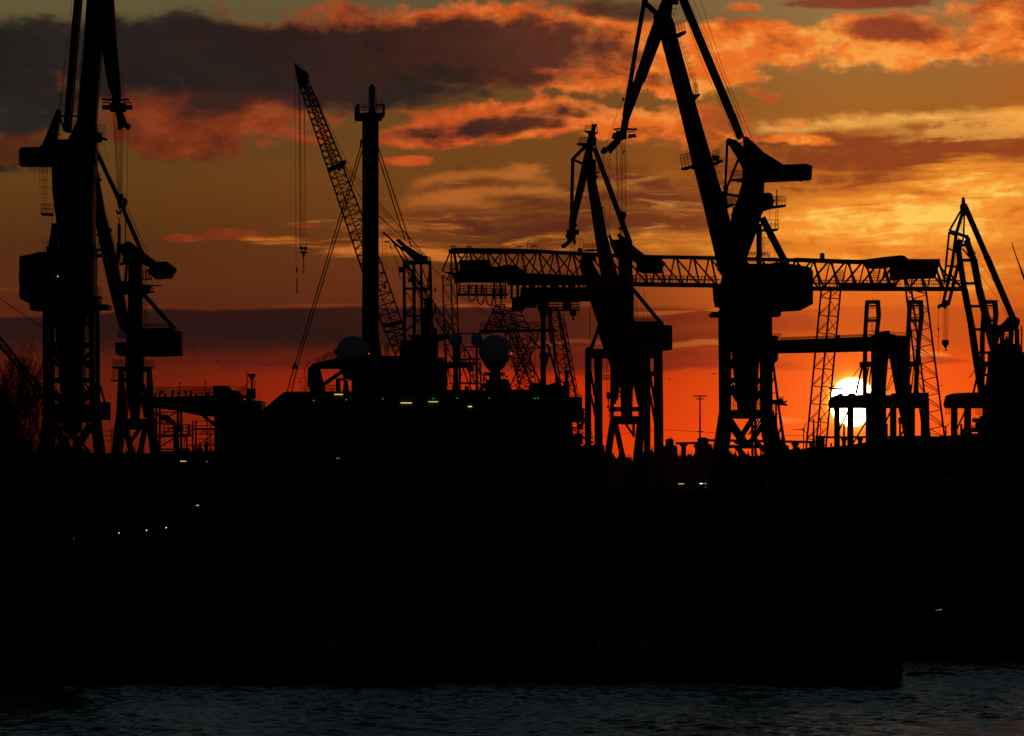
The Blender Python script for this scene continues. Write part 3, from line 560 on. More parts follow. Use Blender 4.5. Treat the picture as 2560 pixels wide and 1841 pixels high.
t.add('platform', Po([(1690,86),(1713,78),(1716,81),(1714,85),(1694,94)], 2.4), Po([(1732,237),(1750,236),(1749,240),(1738,251)], 2.4), Po([(1703,421),(1728,414),(1735,411),(1737,425),(1728,421),(1718,425),(1704,425)], 2.4), Po([(1780,408),(1806,400),(1808,404),(1786,415)], 2.4), R_(1781, 390, 1797, 402, 1.6),
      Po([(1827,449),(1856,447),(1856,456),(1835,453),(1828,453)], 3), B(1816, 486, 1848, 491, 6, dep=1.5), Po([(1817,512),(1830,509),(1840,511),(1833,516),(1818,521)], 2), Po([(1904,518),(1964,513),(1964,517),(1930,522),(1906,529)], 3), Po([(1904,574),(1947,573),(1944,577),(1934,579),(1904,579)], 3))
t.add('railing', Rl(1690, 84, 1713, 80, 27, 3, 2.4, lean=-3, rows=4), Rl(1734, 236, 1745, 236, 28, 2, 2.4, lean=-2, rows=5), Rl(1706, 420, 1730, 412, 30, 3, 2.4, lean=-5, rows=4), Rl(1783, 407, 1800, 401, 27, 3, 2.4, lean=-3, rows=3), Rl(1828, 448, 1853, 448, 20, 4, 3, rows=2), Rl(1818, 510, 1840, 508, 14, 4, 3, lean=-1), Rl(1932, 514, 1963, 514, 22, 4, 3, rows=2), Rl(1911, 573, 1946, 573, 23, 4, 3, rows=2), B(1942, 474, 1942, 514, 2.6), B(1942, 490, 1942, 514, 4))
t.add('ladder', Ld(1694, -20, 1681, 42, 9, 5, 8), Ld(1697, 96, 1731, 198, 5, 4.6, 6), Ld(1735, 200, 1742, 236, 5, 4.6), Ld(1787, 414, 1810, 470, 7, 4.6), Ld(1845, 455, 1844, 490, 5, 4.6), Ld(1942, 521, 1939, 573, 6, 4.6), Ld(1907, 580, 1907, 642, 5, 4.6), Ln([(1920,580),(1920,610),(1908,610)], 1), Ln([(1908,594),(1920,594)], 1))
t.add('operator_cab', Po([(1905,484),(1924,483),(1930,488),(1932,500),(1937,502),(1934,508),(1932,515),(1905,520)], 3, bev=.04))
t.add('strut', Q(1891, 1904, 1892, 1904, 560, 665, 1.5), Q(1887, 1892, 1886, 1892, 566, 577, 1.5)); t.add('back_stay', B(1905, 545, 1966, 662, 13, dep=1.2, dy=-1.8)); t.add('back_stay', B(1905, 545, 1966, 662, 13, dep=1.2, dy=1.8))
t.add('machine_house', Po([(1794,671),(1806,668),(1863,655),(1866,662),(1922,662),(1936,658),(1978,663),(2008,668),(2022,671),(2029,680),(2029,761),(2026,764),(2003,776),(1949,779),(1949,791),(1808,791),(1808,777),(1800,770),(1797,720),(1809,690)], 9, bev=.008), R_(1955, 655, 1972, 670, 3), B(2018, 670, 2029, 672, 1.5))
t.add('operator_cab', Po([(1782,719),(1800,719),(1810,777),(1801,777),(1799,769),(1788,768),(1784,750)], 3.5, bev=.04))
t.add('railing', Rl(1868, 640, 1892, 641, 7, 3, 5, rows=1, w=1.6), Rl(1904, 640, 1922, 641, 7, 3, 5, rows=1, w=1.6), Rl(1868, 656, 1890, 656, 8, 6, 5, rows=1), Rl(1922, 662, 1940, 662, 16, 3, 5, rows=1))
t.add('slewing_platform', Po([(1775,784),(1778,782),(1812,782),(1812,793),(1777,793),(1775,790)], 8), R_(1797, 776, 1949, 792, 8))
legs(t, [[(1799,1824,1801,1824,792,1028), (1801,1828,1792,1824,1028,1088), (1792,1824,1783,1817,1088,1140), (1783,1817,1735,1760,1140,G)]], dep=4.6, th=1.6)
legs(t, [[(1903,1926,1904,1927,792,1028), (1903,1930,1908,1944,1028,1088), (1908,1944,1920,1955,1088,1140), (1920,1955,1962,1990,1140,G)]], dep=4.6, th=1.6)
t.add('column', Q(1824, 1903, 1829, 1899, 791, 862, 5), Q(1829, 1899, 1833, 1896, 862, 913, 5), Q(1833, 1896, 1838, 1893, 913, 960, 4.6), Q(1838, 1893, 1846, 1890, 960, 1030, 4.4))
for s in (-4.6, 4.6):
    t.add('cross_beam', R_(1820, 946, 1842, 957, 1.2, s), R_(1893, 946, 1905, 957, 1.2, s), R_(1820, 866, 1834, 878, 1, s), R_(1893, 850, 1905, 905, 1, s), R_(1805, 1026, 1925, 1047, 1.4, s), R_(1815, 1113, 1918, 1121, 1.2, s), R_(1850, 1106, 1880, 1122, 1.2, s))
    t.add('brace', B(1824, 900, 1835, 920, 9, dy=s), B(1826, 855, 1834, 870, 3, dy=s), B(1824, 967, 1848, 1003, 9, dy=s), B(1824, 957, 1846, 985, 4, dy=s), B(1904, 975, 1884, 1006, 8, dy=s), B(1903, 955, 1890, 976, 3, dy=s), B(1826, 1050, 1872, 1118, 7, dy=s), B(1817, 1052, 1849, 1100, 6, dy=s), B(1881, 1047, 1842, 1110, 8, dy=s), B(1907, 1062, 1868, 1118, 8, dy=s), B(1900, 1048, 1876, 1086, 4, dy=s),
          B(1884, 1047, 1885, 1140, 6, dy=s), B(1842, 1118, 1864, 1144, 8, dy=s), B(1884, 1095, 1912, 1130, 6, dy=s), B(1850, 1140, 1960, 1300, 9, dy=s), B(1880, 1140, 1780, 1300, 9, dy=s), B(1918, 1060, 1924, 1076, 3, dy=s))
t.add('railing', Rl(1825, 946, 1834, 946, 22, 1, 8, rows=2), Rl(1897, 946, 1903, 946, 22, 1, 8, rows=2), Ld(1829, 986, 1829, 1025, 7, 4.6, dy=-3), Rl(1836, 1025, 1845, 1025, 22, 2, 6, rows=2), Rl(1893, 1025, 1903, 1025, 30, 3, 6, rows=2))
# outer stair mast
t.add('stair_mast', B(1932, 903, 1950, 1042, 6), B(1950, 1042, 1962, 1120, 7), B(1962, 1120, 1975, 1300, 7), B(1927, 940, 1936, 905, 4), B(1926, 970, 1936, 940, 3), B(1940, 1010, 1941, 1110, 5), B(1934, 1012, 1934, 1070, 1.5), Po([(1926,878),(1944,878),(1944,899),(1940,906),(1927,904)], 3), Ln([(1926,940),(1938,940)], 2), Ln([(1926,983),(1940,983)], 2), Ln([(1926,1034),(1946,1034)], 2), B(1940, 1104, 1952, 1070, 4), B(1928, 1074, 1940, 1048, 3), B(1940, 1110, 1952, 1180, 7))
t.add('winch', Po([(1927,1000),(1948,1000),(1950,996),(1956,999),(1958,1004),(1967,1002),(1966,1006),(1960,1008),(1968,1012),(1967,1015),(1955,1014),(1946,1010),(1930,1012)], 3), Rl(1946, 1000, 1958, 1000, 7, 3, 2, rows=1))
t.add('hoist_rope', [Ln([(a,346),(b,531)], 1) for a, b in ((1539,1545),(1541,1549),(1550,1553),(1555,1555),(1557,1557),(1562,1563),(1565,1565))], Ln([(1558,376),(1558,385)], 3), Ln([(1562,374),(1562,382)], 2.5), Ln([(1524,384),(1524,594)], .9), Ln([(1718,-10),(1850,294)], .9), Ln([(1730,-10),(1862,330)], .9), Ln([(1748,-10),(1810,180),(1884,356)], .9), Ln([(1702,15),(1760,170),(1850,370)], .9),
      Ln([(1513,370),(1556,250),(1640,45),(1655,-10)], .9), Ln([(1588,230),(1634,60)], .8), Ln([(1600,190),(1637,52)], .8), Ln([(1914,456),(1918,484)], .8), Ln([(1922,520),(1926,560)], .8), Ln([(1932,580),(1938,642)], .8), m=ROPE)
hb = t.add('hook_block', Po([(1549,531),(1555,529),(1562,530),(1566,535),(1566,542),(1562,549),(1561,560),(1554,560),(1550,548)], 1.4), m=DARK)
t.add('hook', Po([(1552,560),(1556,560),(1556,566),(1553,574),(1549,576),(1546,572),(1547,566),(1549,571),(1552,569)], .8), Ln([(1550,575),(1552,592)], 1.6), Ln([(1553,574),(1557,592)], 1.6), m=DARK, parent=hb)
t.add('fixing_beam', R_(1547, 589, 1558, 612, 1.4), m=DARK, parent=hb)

# ================================================================== far right crane with twin-girder boom
D = 900; G = yg(D)
t = Th('level_luffing_crane', 'black crane with ladder-like twin-girder boom and pointed peak near the right edge', 'crane', D, 2510)
t.add('mast_head', Po([(2405,498),(2406,494),(2409,494),(2411,498),(2412,508),(2418,514),(2419,524),(2413,540),(2407,542),(2402,534),(2401,514),(2405,508)], 2), Dk(2408, 497, 3.4, 1))
t.add('tie_bar', B(2403, 526, 2373, 578, 5)); t.add('tie_bar', B(2373, 580, 2365, 660, 5), B(2365, 660, 2360, 710, 5))
t.add('jib', B(2407, 530, 2392, 580, 8), B(2392, 576, 2380, 664, 8), B(2380, 664, 2358, 756, 9, 7), B(2404, 600, 2396, 664, 6), B(2396, 660, 2373, 754, 8), B(2374, 578, 2416, 592, 8), B(2372, 582, 2392, 590, 5), B(2370, 621, 2392, 632, 4), B(2366, 665, 2396, 668, 5), B(2362, 696, 2388, 700, 4), B(2382, 626, 2400, 600, 4), Ld(2392, 632, 2384, 690, 4, 5))
t.add('strut', B(2411, 536, 2409, 590, 4), Ld(2406, 540, 2403, 580, 5, 3.5), B(2396, 595, 2402, 612, 3), B(2409, 592, 2404, 612, 4), B(2406, 612, 2422, 613, 6))
t.add('jib_head', Po([(2356,752),(2376,750),(2374,764),(2366,766),(2364,771),(2360,769),(2352,768),(2347,773),(2344,768),(2346,762),(2354,760)], 1.8), Dk(2348, 766, 4, 1), Dk(2363, 768, 4, 1))
for s in (-1.6, 1.6):
    t.add('boom', B(2394, 600, 2398, 640, 10, dy=s), B(2398, 640, 2411, 724, 10, dy=s), B(2411, 724, 2428, 812, 12, dy=s), B(2428, 812, 2442, 908, 13, dy=s), B(2442, 905, 2460, 1010, 14, dy=s))
    t.add('boom', Po([(2411,590),(2417,588),(2425,602),(2421,604)], .8, s), B(2416, 600, 2434, 652, 11, dy=s), B(2434, 650, 2448, 724, 13, dy=s), B(2448, 724, 2470, 812, 14, dy=s), B(2470, 812, 2494, 905, 17, dy=s))
t.add('rung', *[B(a, y, b, y, h, dep=2.4) for a, b, y, h in ((2404,2424,614,5),(2408,2436,651,7),(2414,2448,709,6),(2420,2458,766,6),(2428,2468,824,6),(2436,2480,882,6),(2446,2488,938,6))], B(2406, 622, 2428, 648, 4))
t.add('ladder', Ld(2432, 640, 2460, 760, 5, 6), R_(2430, 634, 2436, 639, 1), Rl(2430, 636, 2438, 638, 8, 2, 1), Ln([(2424,602),(2434,640),(2464,775)], .7), Ln([(2438,640),(2482,700),(2540,800)], .8), Ln([(2440,672),(2490,740),(2518,790)], .8), Ln([(2446,680),(2462,780)], .7))
t.add('tie_bar', B(2414, 520, 2466, 640, 9, dep=.8, dy=-1.5), B(2466, 640, 2534, 800, 11, dep=.8, dy=-1.5)); t.add('tie_bar', B(2414, 520, 2466, 640, 9, dep=.8, dy=1.5), B(2466, 640, 2534, 800, 11, dep=.8, dy=1.5))
t.add('head_frame', Po([(2496,813),(2503,812),(2517,799),(2519,794),(2526,794),(2530,800),(2538,800),(2541,794),(2548,800),(2548,807),(2543,824),(2520,830),(2500,830),(2490,826)], 3), Dk(2520, 799, 5, 1), Dk(2543, 801, 6, 1), Ln([(2484,823),(2498,822)], 2.5), Ln([(2540,824),(2554,824)], 1.6), Ln([(2540,854),(2554,854)], 1.4))
t.add('tower', B(2498, 826, 2488, 862, 8, dep=3), B(2506, 826, 2505, 866, 8, dep=3), B(2528, 826, 2526, 866, 9, dep=3), B(2542, 824, 2543, 870, 8, dep=3), B(2516, 840, 2520, 860, 5), Ln([(2508,836),(2540,836)], 2), Q(2514,2524,2508,2526,846,866,2))
t.add('machine_house', Po([(2475,884),(2492,860),(2545,862),(2547,876),(2555,884),(2556,957),(2640,957),(2640,1110),(2440,1110),(2446,1062),(2455,1042),(2466,1036),(2471,1024),(2462,1016),(2463,978),(2474,944)], 9, bev=.004))
t.add('mast', B(2554, 815, 2554, 960, 3.2))
legs(t, [[(2448,2476,2430,2460,1070,1130), (2430,2460,2404,2430,1130,G)]], dep=4, th=1.6); legs(t, [[(2580,2606,2600,2630,1070,G)]], dep=4, th=1.6)
t.add('hoist_rope', [Ln([(x,770),(x2,851)], .9) for x, x2 in ((2357,2358),(2361,2362),(2363.5,2364),(2367,2367.5),(2370,2370))], Ln([(2346,772),(2346,886)], .9), Ln([(2353,728),(2347,762)], .7), La(2346, [(818,1),(824,2),(829,1)], 8), La(2346, [(840,1),(844,1.5)], 8), m=ROPE)
hb = t.add('hook_block', Po([(2355,852),(2359,850),(2368,850),(2372,854),(2371,861),(2367,866),(2366,870),(2361,870),(2360,866),(2355,860)], 1.4, bev=.05), m=DARK)
t.add('hook', Po([(2363,869),(2366,869),(2366,873),(2368,875),(2365,878),(2361,876),(2364,874)], .6), m=DARK, parent=hb)
single('jib_tip', 'thin tapering jib tip slanting in from the right edge of the picture', 'crane jib', 1000, 2620, Po([(2529,605),(2532,618),(2560,690),(2620,850),(2640,850),(2562,708),(2543,648)], 1.2), B(2630, 850, 2630, yg(1000), 18, 40))

# ================================================================== long lattice bridge gantry behind the cranes
D = 1250; G = yg(D)
t = Th('lattice_gantry_crane', 'very long horizontal lattice bridge crane running behind the luffing cranes', 'gantry crane', D, 1800)
def ytop(x): return float(np.interp(x, [1128,1186,1342,1491,1608,1790,1961,2147,2340], [626,625,629,638,643,646,651,655,653]))
def ybot(x): return float(np.interp(x, [1128,1342,1491,1608,1790,1961,2250,2406], [697,702,708,712,714,722,723,723]))
for s in (-3, 3):
    t.add('top_chord', [B(a, ytop(a), b, ytop(b), 8 if s < 0 else 6, dep=.8, dy=s) for a, b in zip(range(1128, 2340, 101), list(range(1229, 2340, 101))+[2346])])
    t.add('bottom_chord', [B(a, ybot(a), b, ybot(b), 9, dep=.8, dy=s) for a, b in zip(range(1136, 2400, 106), list(range(1242, 2400, 106))+[2406])])
n = 0; x = 1172.0
while x < 2335:
    b0 = ybot(x); tp = ytop(x)
    t.add('web_member', B(x-2, tp, x-17, b0, 3.4, dy=-3), B(x+2, tp, x+17, b0, 4.6, dy=-3))
    if x < 1500: t.add('web_member', B(x+3, tp, x+60, b0, 4, dy=3), B(x-3, tp, x-55, b0, 3.4, dy=3))
    elif x < 2030: t.add('web_member', B(x+3, tp, x+62, b0, 4.2, dy=3), B(x-2, tp, x-14, b0, 3, dy=3))
    else: t.add('web_member', B(x-3, tp, x-60, b0, 5, dy=3), B(x+3, tp, x+30, b0, 5, dy=3))
    x += 43; n += 1
t.add('railing', [Rl(a, ybot(a)-4, b, ybot(b)-4, 17, int((b-a)/9), 5, rows=2, w=1.1) for a, b in ((1500,1790),(2020,2250),(2262,2400))], B(1605, 697, 1800, 700, 2.6), B(2030, 708, 2240, 709, 3), B(2340, 700, 2406, 703, 3))
t.add('walkway', B(2100, 714, 2240, 716, 12, dep=4), B(1140, 687, 1492, 700, 18, dep=6))
t.add('end_frame', B(1129, 624, 1106, 680, 4, dy=-3), B(1129, 624, 1128, 690, 4, dy=-3), B(1134, 626, 1145, 690, 7, dy=3), B(1140, 628, 1158, 655, 4, dy=3), Po([(1106,679),(1128,688),(1136,694),(1148,694),(1148,684),(1128,682)], 5), B(2343, 652, 2361, 708, 5, dy=-3), B(2345, 655, 2375, 695, 5, dy=3), B(2340, 655, 2332, 695, 5), B(2375, 680, 2408, 722, 5, dy=3), B(2334, 690, 2358, 718, 5), B(2380, 708, 2406, 709, 3), B(2404, 700, 2404, 722, 3))
t.add('machinery_house', Po([(1149,652),(1225,651),(1228,668),(1245,668),(1262,664),(1290,664),(1300,672),(1318,684),(1318,706),(1136,706),(1136,690),(1149,684)], 7), label='winch house hanging inside the left end')
t.add('machinery_house', Po([(2228,646),(2250,640),(2258,641),(2268,649),(2347,650),(2347,656),(2336,696),(2330,696),(2228,700),(2226,680)], 7), label='long dark house inside the right end')
t.add('roof', Po([(1985,646),(2147,652),(2200,645),(2248,640),(2258,641),(2268,650),(2268,657),(2147,660),(1985,654)], 8), Po([(1120,628),(1130,622),(1186,621),(1188,626),(1260,632),(1340,627),(1342,634),(1128,634)], 7))
t.add('trolley', Po([(2160,660),(2228,660),(2228,668),(2206,672),(2180,672),(2165,670)], 5), Dk(2175, 664, 7, 1), B(2216, 662, 2206, 700, 5)); t.add('hoist_carriage', Po([(1452,644),(1455,640),(1490,640),(1490,652),(1456,652)], 4))
t.add('finial', Po([(2050,652),(2050,636),(2052,633),(2058,633),(2061,636),(2061,652)], 1.6), Po([(1444,640),(1444,624),(1447,620),(1452,620),(1456,624),(1456,640)], 1.6), B(1319, 624, 1319, 602, 1.2), B(1319, 602, 1325, 602, 1.2), B(1328, 624, 1328, 609, 1), [Rl(a, 622, a+11, 622, 6, 2, 4, rows=1, w=1.3) for a in (1129, 1167, 1294, 1330)])
t.add('ladder', Ld(1173, 632, 1173, 652, 9, 4), Ld(1299, 640, 1301, 684, 8, 5), Rl(1306, 684, 1320, 684, 18, 3, 5, rows=4), Rl(1124, 690, 1146, 690, 26, 3, 5, rows=3), Rl(2092, 703, 2110, 703, 26, 3, 5, rows=4), Rl(2176, 700, 2200, 700, 22, 4, 5, rows=4), Rl(2212, 700, 2228, 700, 26, 3, 5, rows=5))
# lower service deck, festoon loops, second carriage
t.add('service_deck', B(1143, 737, 1270, 738, 5, dep=5), Rl(1150, 735, 1265, 736, 20, 12, 5, rows=3, w=1.2), B(1148, 706, 1148, 740, 3), B(1172, 712, 1172, 738, 6), B(1192, 712, 1189, 738, 6), B(1205, 712, 1202, 738, 5), B(1160, 736, 1185, 712, 3))
for cx_, y0, y1 in ((1180, 738, 753), (1202, 738, 762), (1224, 740, 764), (1246, 740, 768)):
    pts = [(cx_-9, y0-20), (cx_-8.5, y0+ (y1-y0)*.4), (cx_-5, y1-3), (cx_, y1), (cx_+5, y1-3), (cx_+8, y0+(y1-y0)*.4), (cx_+8, y0-20)]
    t.add('festoon_loop', Ln(pts, 3.2, 1), m=ROPE)
t.add('carriage', R_(1268, 703, 1495, 713, 7), Po([(1302,720),(1500,719),(1500,753),(1345,753),(1342,770),(1314,769),(1308,778),(1280,779),(1279,745),(1300,742)], 7), R_(1344, 753, 1372, 774, 5), [R_(x, 704, x+w_, 748, 3) for x, w_ in ((1233,5),(1240,2),(1248,5),(1256,2),(1261,4),(1276,6),(1291,5),(1296,2))], [R_(x, 712, x+w_, 721, 3) for x, w_ in ((1306,9),(1322,16),(1344,5),(1353,14),(1375,22),(1404,10),(1420,18),(1445,6),(1458,3),(1466,14),(1486,12))], B(1230, 726, 1302, 726, 1.6), B(1230, 733, 1302, 733, 1.6))
t.add('work_cage', Rl(1370, 775, 1448, 775, 20, 13, 4, rows=3, w=1.5), B(1345, 776, 1449, 776, 4, dep=4), R_(1408, 757, 1428, 776, 3))
hb = t.add('hook_block', Po([(1424,784),(1427,778),(1439,778),(1442,784),(1440,789),(1436,791),(1435,795),(1432,795),(1430,791),(1426,789)], 2, bev=.05), Ln([(1409,776),(1409,815)], .9), m=DARK)
t.add('hook', Po([(1431,795),(1434,795),(1437,799),(1434,802),(1430,801),(1429,797),(1433,799)], .8), m=DARK, parent=hb)
# lattice legs, right pair
def latleg(chs, y0, y1, nb, w=4.6, f=43, split=-8):
    for i, (xa, xb) in enumerate(chs):
        t.add('leg_chord', B(xa, y0, xb, y1, w, dy=(-4, 4, -4)[i % 3])); t.add('leg_chord', B(xb, y1, xb+(xb-xa)*.75, G, w, dy=(-4, 4, -4)[i % 3]))
    for j, ((a0, a1), (b0, b1)) in enumerate(((chs[0], chs[1]), (chs[1], chs[2]))):
        o = []; sa, sb = (-4, 4) if j == 0 else (4, -4); h = (y1-y0)/nb
        X_ = lambda p0, p1, y: p0+(p1-p0)*(y-y0)/(y1-y0)
        def br(ya, yb, w_):
            ya = min(max(ya, y0), y1); yb = min(max(yb, y0), y1)
            if abs(ya-y0) < 1 and abs(yb-y0) < 1: return
            o.append(B(X_(a0,a1,ya), ya, X_(b0,b1,yb), yb, w_, dy=sa, dy1=sb))
        for i in range(nb+1):
            y = y0 + h*(i+.45)
            if a1 < a0:
                br(y, y+3+2*j, 2.3); br(y-2, y-h*.68, 1.9)
                if j: br(y-h*.9, y, 1.3)
                else: br(y+1, y-h*.52, 1.5)
            else:
                br(y+4, y-2-2*j, 2.2); br(y-h*.95, y-h*.22, 1.9); br(y-h*.68, y-h*.12, 1.6)
        t.add('leg_bracing', o)
latleg([(2051, 2013), (2080, 2042), (2099, 2062)], 724, 1122, 9)
latleg([(2261, 2305), (2282, 2328), (2311, 2358)], 724, 1092, 9)
# left leg
latleg([(1107, 1116), (1127, 1136), (1142, 1150)], 690, 985, 6, w=3.6)

# ================================================================== box girder gantry beside the sun
D = 980; G = yg(D)
t = Th('box_girder_gantry', 'heavy solid box girder gantry standing beside the sun with two splayed legs', 'gantry crane', D, 2220)
t.add('girder', Po([(1944,852),(1951,851),(2182,842),(2182,879),(1944,884)], 5, bev=.004))
t.add('railing', Rl(1951, 851, 2182, 842, 6, 40, 4, rows=2, w=.9), Rl(1930, 851, 1951, 851, 16, 6, 5, rows=3), Rl(2186, 842, 2265, 847, 14, 14, 5, rows=2))
t.add('winch_house', Po([(2181,838),(2190,836),(2198,834),(2198,831),(2208,831),(2208,834),(2210,828),(2222,828),(2222,835),(2232,837),(2240,841),(2262,842),(2265,847),(2265,880),(2181,880)], 6), R_(2088, 838, 2099, 846, 3), Po([(1927,840),(1944,842),(1946,884),(1927,884)], 4))
legs(t, [[(2181,2219,2182,2211,878,970), (2182,2211,2183,2213,970,1090), (2183,2213,2184,2216,1090,G)]], dep=3, th=2)
legs(t, [[(2224,2265,2236,2270,877,945), (2236,2270,2263,2281,945,1090), (2263,2281,2290,2304,1090,G)]], dep=3, th=2)
t.add('cross_beam', R_(2214, 891, 2230, 897, 3), R_(2210, 920, 2238, 922, 2), Ln([(2214,978),(2236,925)], 2), Ln([(2218,978),(2240,940)], 2))

# ================================================================== container cranes far behind
def sts(dx, label, full=True, narrow=False):
    D = 2500; G = yg(D)
    t = Th('container_crane', label, 'container crane', D, 2130+dx, group='far container cranes')
    X = lambda v: v+dx
    for s in (-6, 6):
        t.add('mast', B(X(2168), 752, X(2163), 837, 6, dep=2, dy=s), B(X(2163), 837, X(2162), 985, 6.5, dep=2, dy=s)); t.add('mast', B(X(2194), 752, X(2197), 790, 7, dep=2, dy=s), B(X(2197), 790, X(2190), 850, 6.5, dep=2, dy=s), B(X(2190), 850, X(2182), 985, 6.5, dep=2, dy=s))
    t.add('mast_head', R_(X(2168), 751, X(2196), 760, 8), R_(X(2172), 763, X(2194), 766, 8), B(X(2182), 750, X(2182), 744, 1), Ln([(X(2163), 751), (X(2203), 752)], 1.2), [B(X(x), 765, X(x), 773, 1.2) for x in range(2172, 2194, 3)])
    t.add('cross_beam', R_(X(2163), 799, X(2193), 805, 8), Rl(X(2165), 799, X(2192), 799, 5, 8, 6, rows=1), Ln([(X(2168),828),(X(2190),829)], 2), Ld(X(2180), 805, X(2179), 830, 4, 4), Po([(X(2150),906),(X(2156),904),(X(2160),907),(X(2168),904),(X(2180),905),(X(2182),917),(X(2150),918)], 8))
    t.add('stay', B(X(2152), 916, X(2130), 945, 2), B(X(2156), 914, X(2140), 985, 5), B(X(2172), 917, X(2158), 985, 4), B(X(2178), 917, X(2170), 985, 3), B(X(2160), 917, X(2164), 985, 5))
    t.add('machine_house', Po([(X(2076),996),(X(2084),991),(X(2096),987),(X(2099),984),(X(2104),985),(X(2106),989),(X(2122),988),(X(2124),984),(X(2134),984),(X(2137),988),(X(2158),987),(X(2160),983),(X(2212),982),(X(2212),1021),(X(2075),1021),(X(2072),1010)] if full else
          [(X(2074),989),(X(2090),984),(X(2158),981),(X(2183),982),(X(2183),1021),(X(2072),1021),(X(2068),1012)], 14))
    if dx == 0: t.add('boom', B(X(2074), 972, X(2108), 973, 5, dep=3), B(X(2072), 970, X(2086), 966, 3), Rl(X(2085), 968, X(2096), 968, 5, 4, 3, rows=1), B(X(2130), 945, X(2108), 973, 1.5))
    t.add('railing', [B(X(x), 1020, X(x), 1020+random.Random(x).uniform(6, 20), 1.1, dy=random.Random(x+1).uniform(-6, 6)) for x in range(2070, 2102, 3)], Ln([(X(2070),1033),(X(2102),1037)], 1.2), [B(X(x), 1020, X(x), 1036, 1.1) for x in range(2146, 2182, 3)], Ln([(X(2146),1036),(X(2182),1036)], 1.2))
    legs(t, [[(X(2088), X(2097), X(2088), X(2097), 1020, G)], [(X(2121), X(2131), X(2121), X(2131), 1020, G)], [(X(2167), X(2177), X(2167), X(2177), 1020, G)]], dep=8, th=2)
    t.add('brace', B(X(2097), 1078, X(2121), 1026, 4), B(X(2132), 1110, X(2168), 1050, 4), B(X(2110), 1060, X(2110), 1115, 5))
    t.add('trolley', B(X(2140), 1020, X(2140), 1036, .8), B(X(2146), 1020, X(2146), 1036, .8), Ln([(X(2142),1050),(X(2162),1051)], 2))
sts(0, 'far container crane standing right in front of the setting sun')
sts(107, 'far container crane half hidden behind the splayed legs right of the sun')
sts(293, 'far container crane behind the ladder-like boom at the right edge', full=False)

# ================================================================== far bridge, towers, turbines, pylons
def elevated(D, pts, h, name, label, piers):
    t = Th(name, label, 'bridge', D, pts[0][0])
    t.add('deck', [B(*pts[i], *pts[i+1], h, dep=14) for i in range(len(pts)-1)])
    for x, y, w in piers: t.add('pier', R_(x-w/2, y, x+w/2, yg(D), 8), R_(x-w*.8, y, x+w*.8, y+8, 9), m=WALL)
    return t
elevated(2800, [(1690,1109),(1745,1108)], 6, 'road_bridge', 'low far road bridge span between the two silo towers', [(1709,1108,11)])
elevated(2850, [(1765,1101),(1900,1103),(2040,1106)], 6, 'road_bridge', 'far road bridge seen through the legs of the biggest crane', [(1850,1104,8),(1920,1104,8),(1988,1106,11),(2030,1108,8)])
elevated(2700, [(2050,1094),(2300,1092)], 5, 'road_bridge', 'far elevated roadway running below the setting sun', [(2110,1094,8),(2150,1094,8),(2230,1094,8)])
def tower(D, name, label, cat, *ops): return single(name, label, cat, D, 1700, *ops, m=WALL)
tower(2780, 'silo_tower', 'squat stepped silo tower behind the low span, left of the light mast', 'tower', Po([(1665,1100),(1670,1097),(1676,1096),(1683,1100),(1683,1113),(1692,1116),(1693,1130),(1694,yg(2780)),(1655,yg(2780)),(1657,1118),(1665,1113)], 16), B(1676, 1097, 1676, 1091, 1.4))
tower(2780, 'silo_tower', 'stepped silo tower directly behind the light mast', 'tower', Po([(1744,1098),(1750,1094),(1762,1094),(1770,1098),(1770,1110),(1778,1112),(1778,yg(2780)),(1740,yg(2780)),(1740,1125),(1735,1115),(1735,1112),(1746,1110)], 16))
tower(2780, 'silo_tower', 'stepped block tower behind the right leg of the biggest crane', 'tower', Po([(1954,1094),(1961,1094),(1961,1110),(1970,1116),(1972,1130),(1973,yg(2780)),(1940,yg(2780)),(1940,1110),(1954,1108)], 16))
tower(2600, 'chimney', 'thin far chimney seen inside the lattice leg left of the sun', 'chimney', La(2034, [(1048,2.4),(1052,2),(1110,3.4),(yg(2600),4)], 12), R_(2040, 1090, 2060, yg(2600), 12))
tower(2600, 'signal_post', 'short far post with cross arms beside the thin chimney', 'post', B(2051, 1046, 2051, 1100, 2.2), Ln([(2044,1046),(2060,1046)], 1.3), Ln([(2044,1050),(2060,1050)], 1.3), B(2051, 1100, 2051, yg(2600), 3))
tower(2400, 'chimney', 'stubby far chimney under the box girder legs', 'chimney', La(2250, [(1044,2.4),(1046,4.4),(1056,4.4),(1060,2.6),(1100,3),(yg(2400),3.4)], 12))
tower(2400, 'observation_tower', 'slim far tower with railed head between the girder leg and lattice leg', 'tower', La(2277, [(962,1),(964,4),(970,4.6),(974,2),(1100,2.6),(yg(2400),3)], 12))
tower(2300, 'harbour_block', 'tall narrow block standing behind the right lattice leg', 'building', Po([(2308,986),(2318,985),(2320,1000),(2322,1090),(2324,yg(2300)),(2300,yg(2300)),(2306,1010)], 12), R_(2270, 1000, 2310, 1016, 10))
for D, hx, hy, bl, lab in ((4200, 2008.6, 1074, [(-32,1),(8,-18),(13,17)], 'far wind turbine with one blade pointing level to the left of the lattice leg'), (4500, 2364, 1068, [(-27,-10),(14,-12),(4,26)], 'far wind turbine below the hanging hook of the right crane')):
    t = Th('wind_turbine', lab, 'wind turbine', D, hx, group='far wind turbines')
    t.add('tower', La(hx, [(hy, 1.2), (yg(D), 2.2)], 10)); t.add('nacelle', Ball(hx, hy, 2.8, 10))
    for bx, by in bl: t.add('blade', B(hx, hy, hx+bx, hy+by, 2.6, .7, dep=.8))
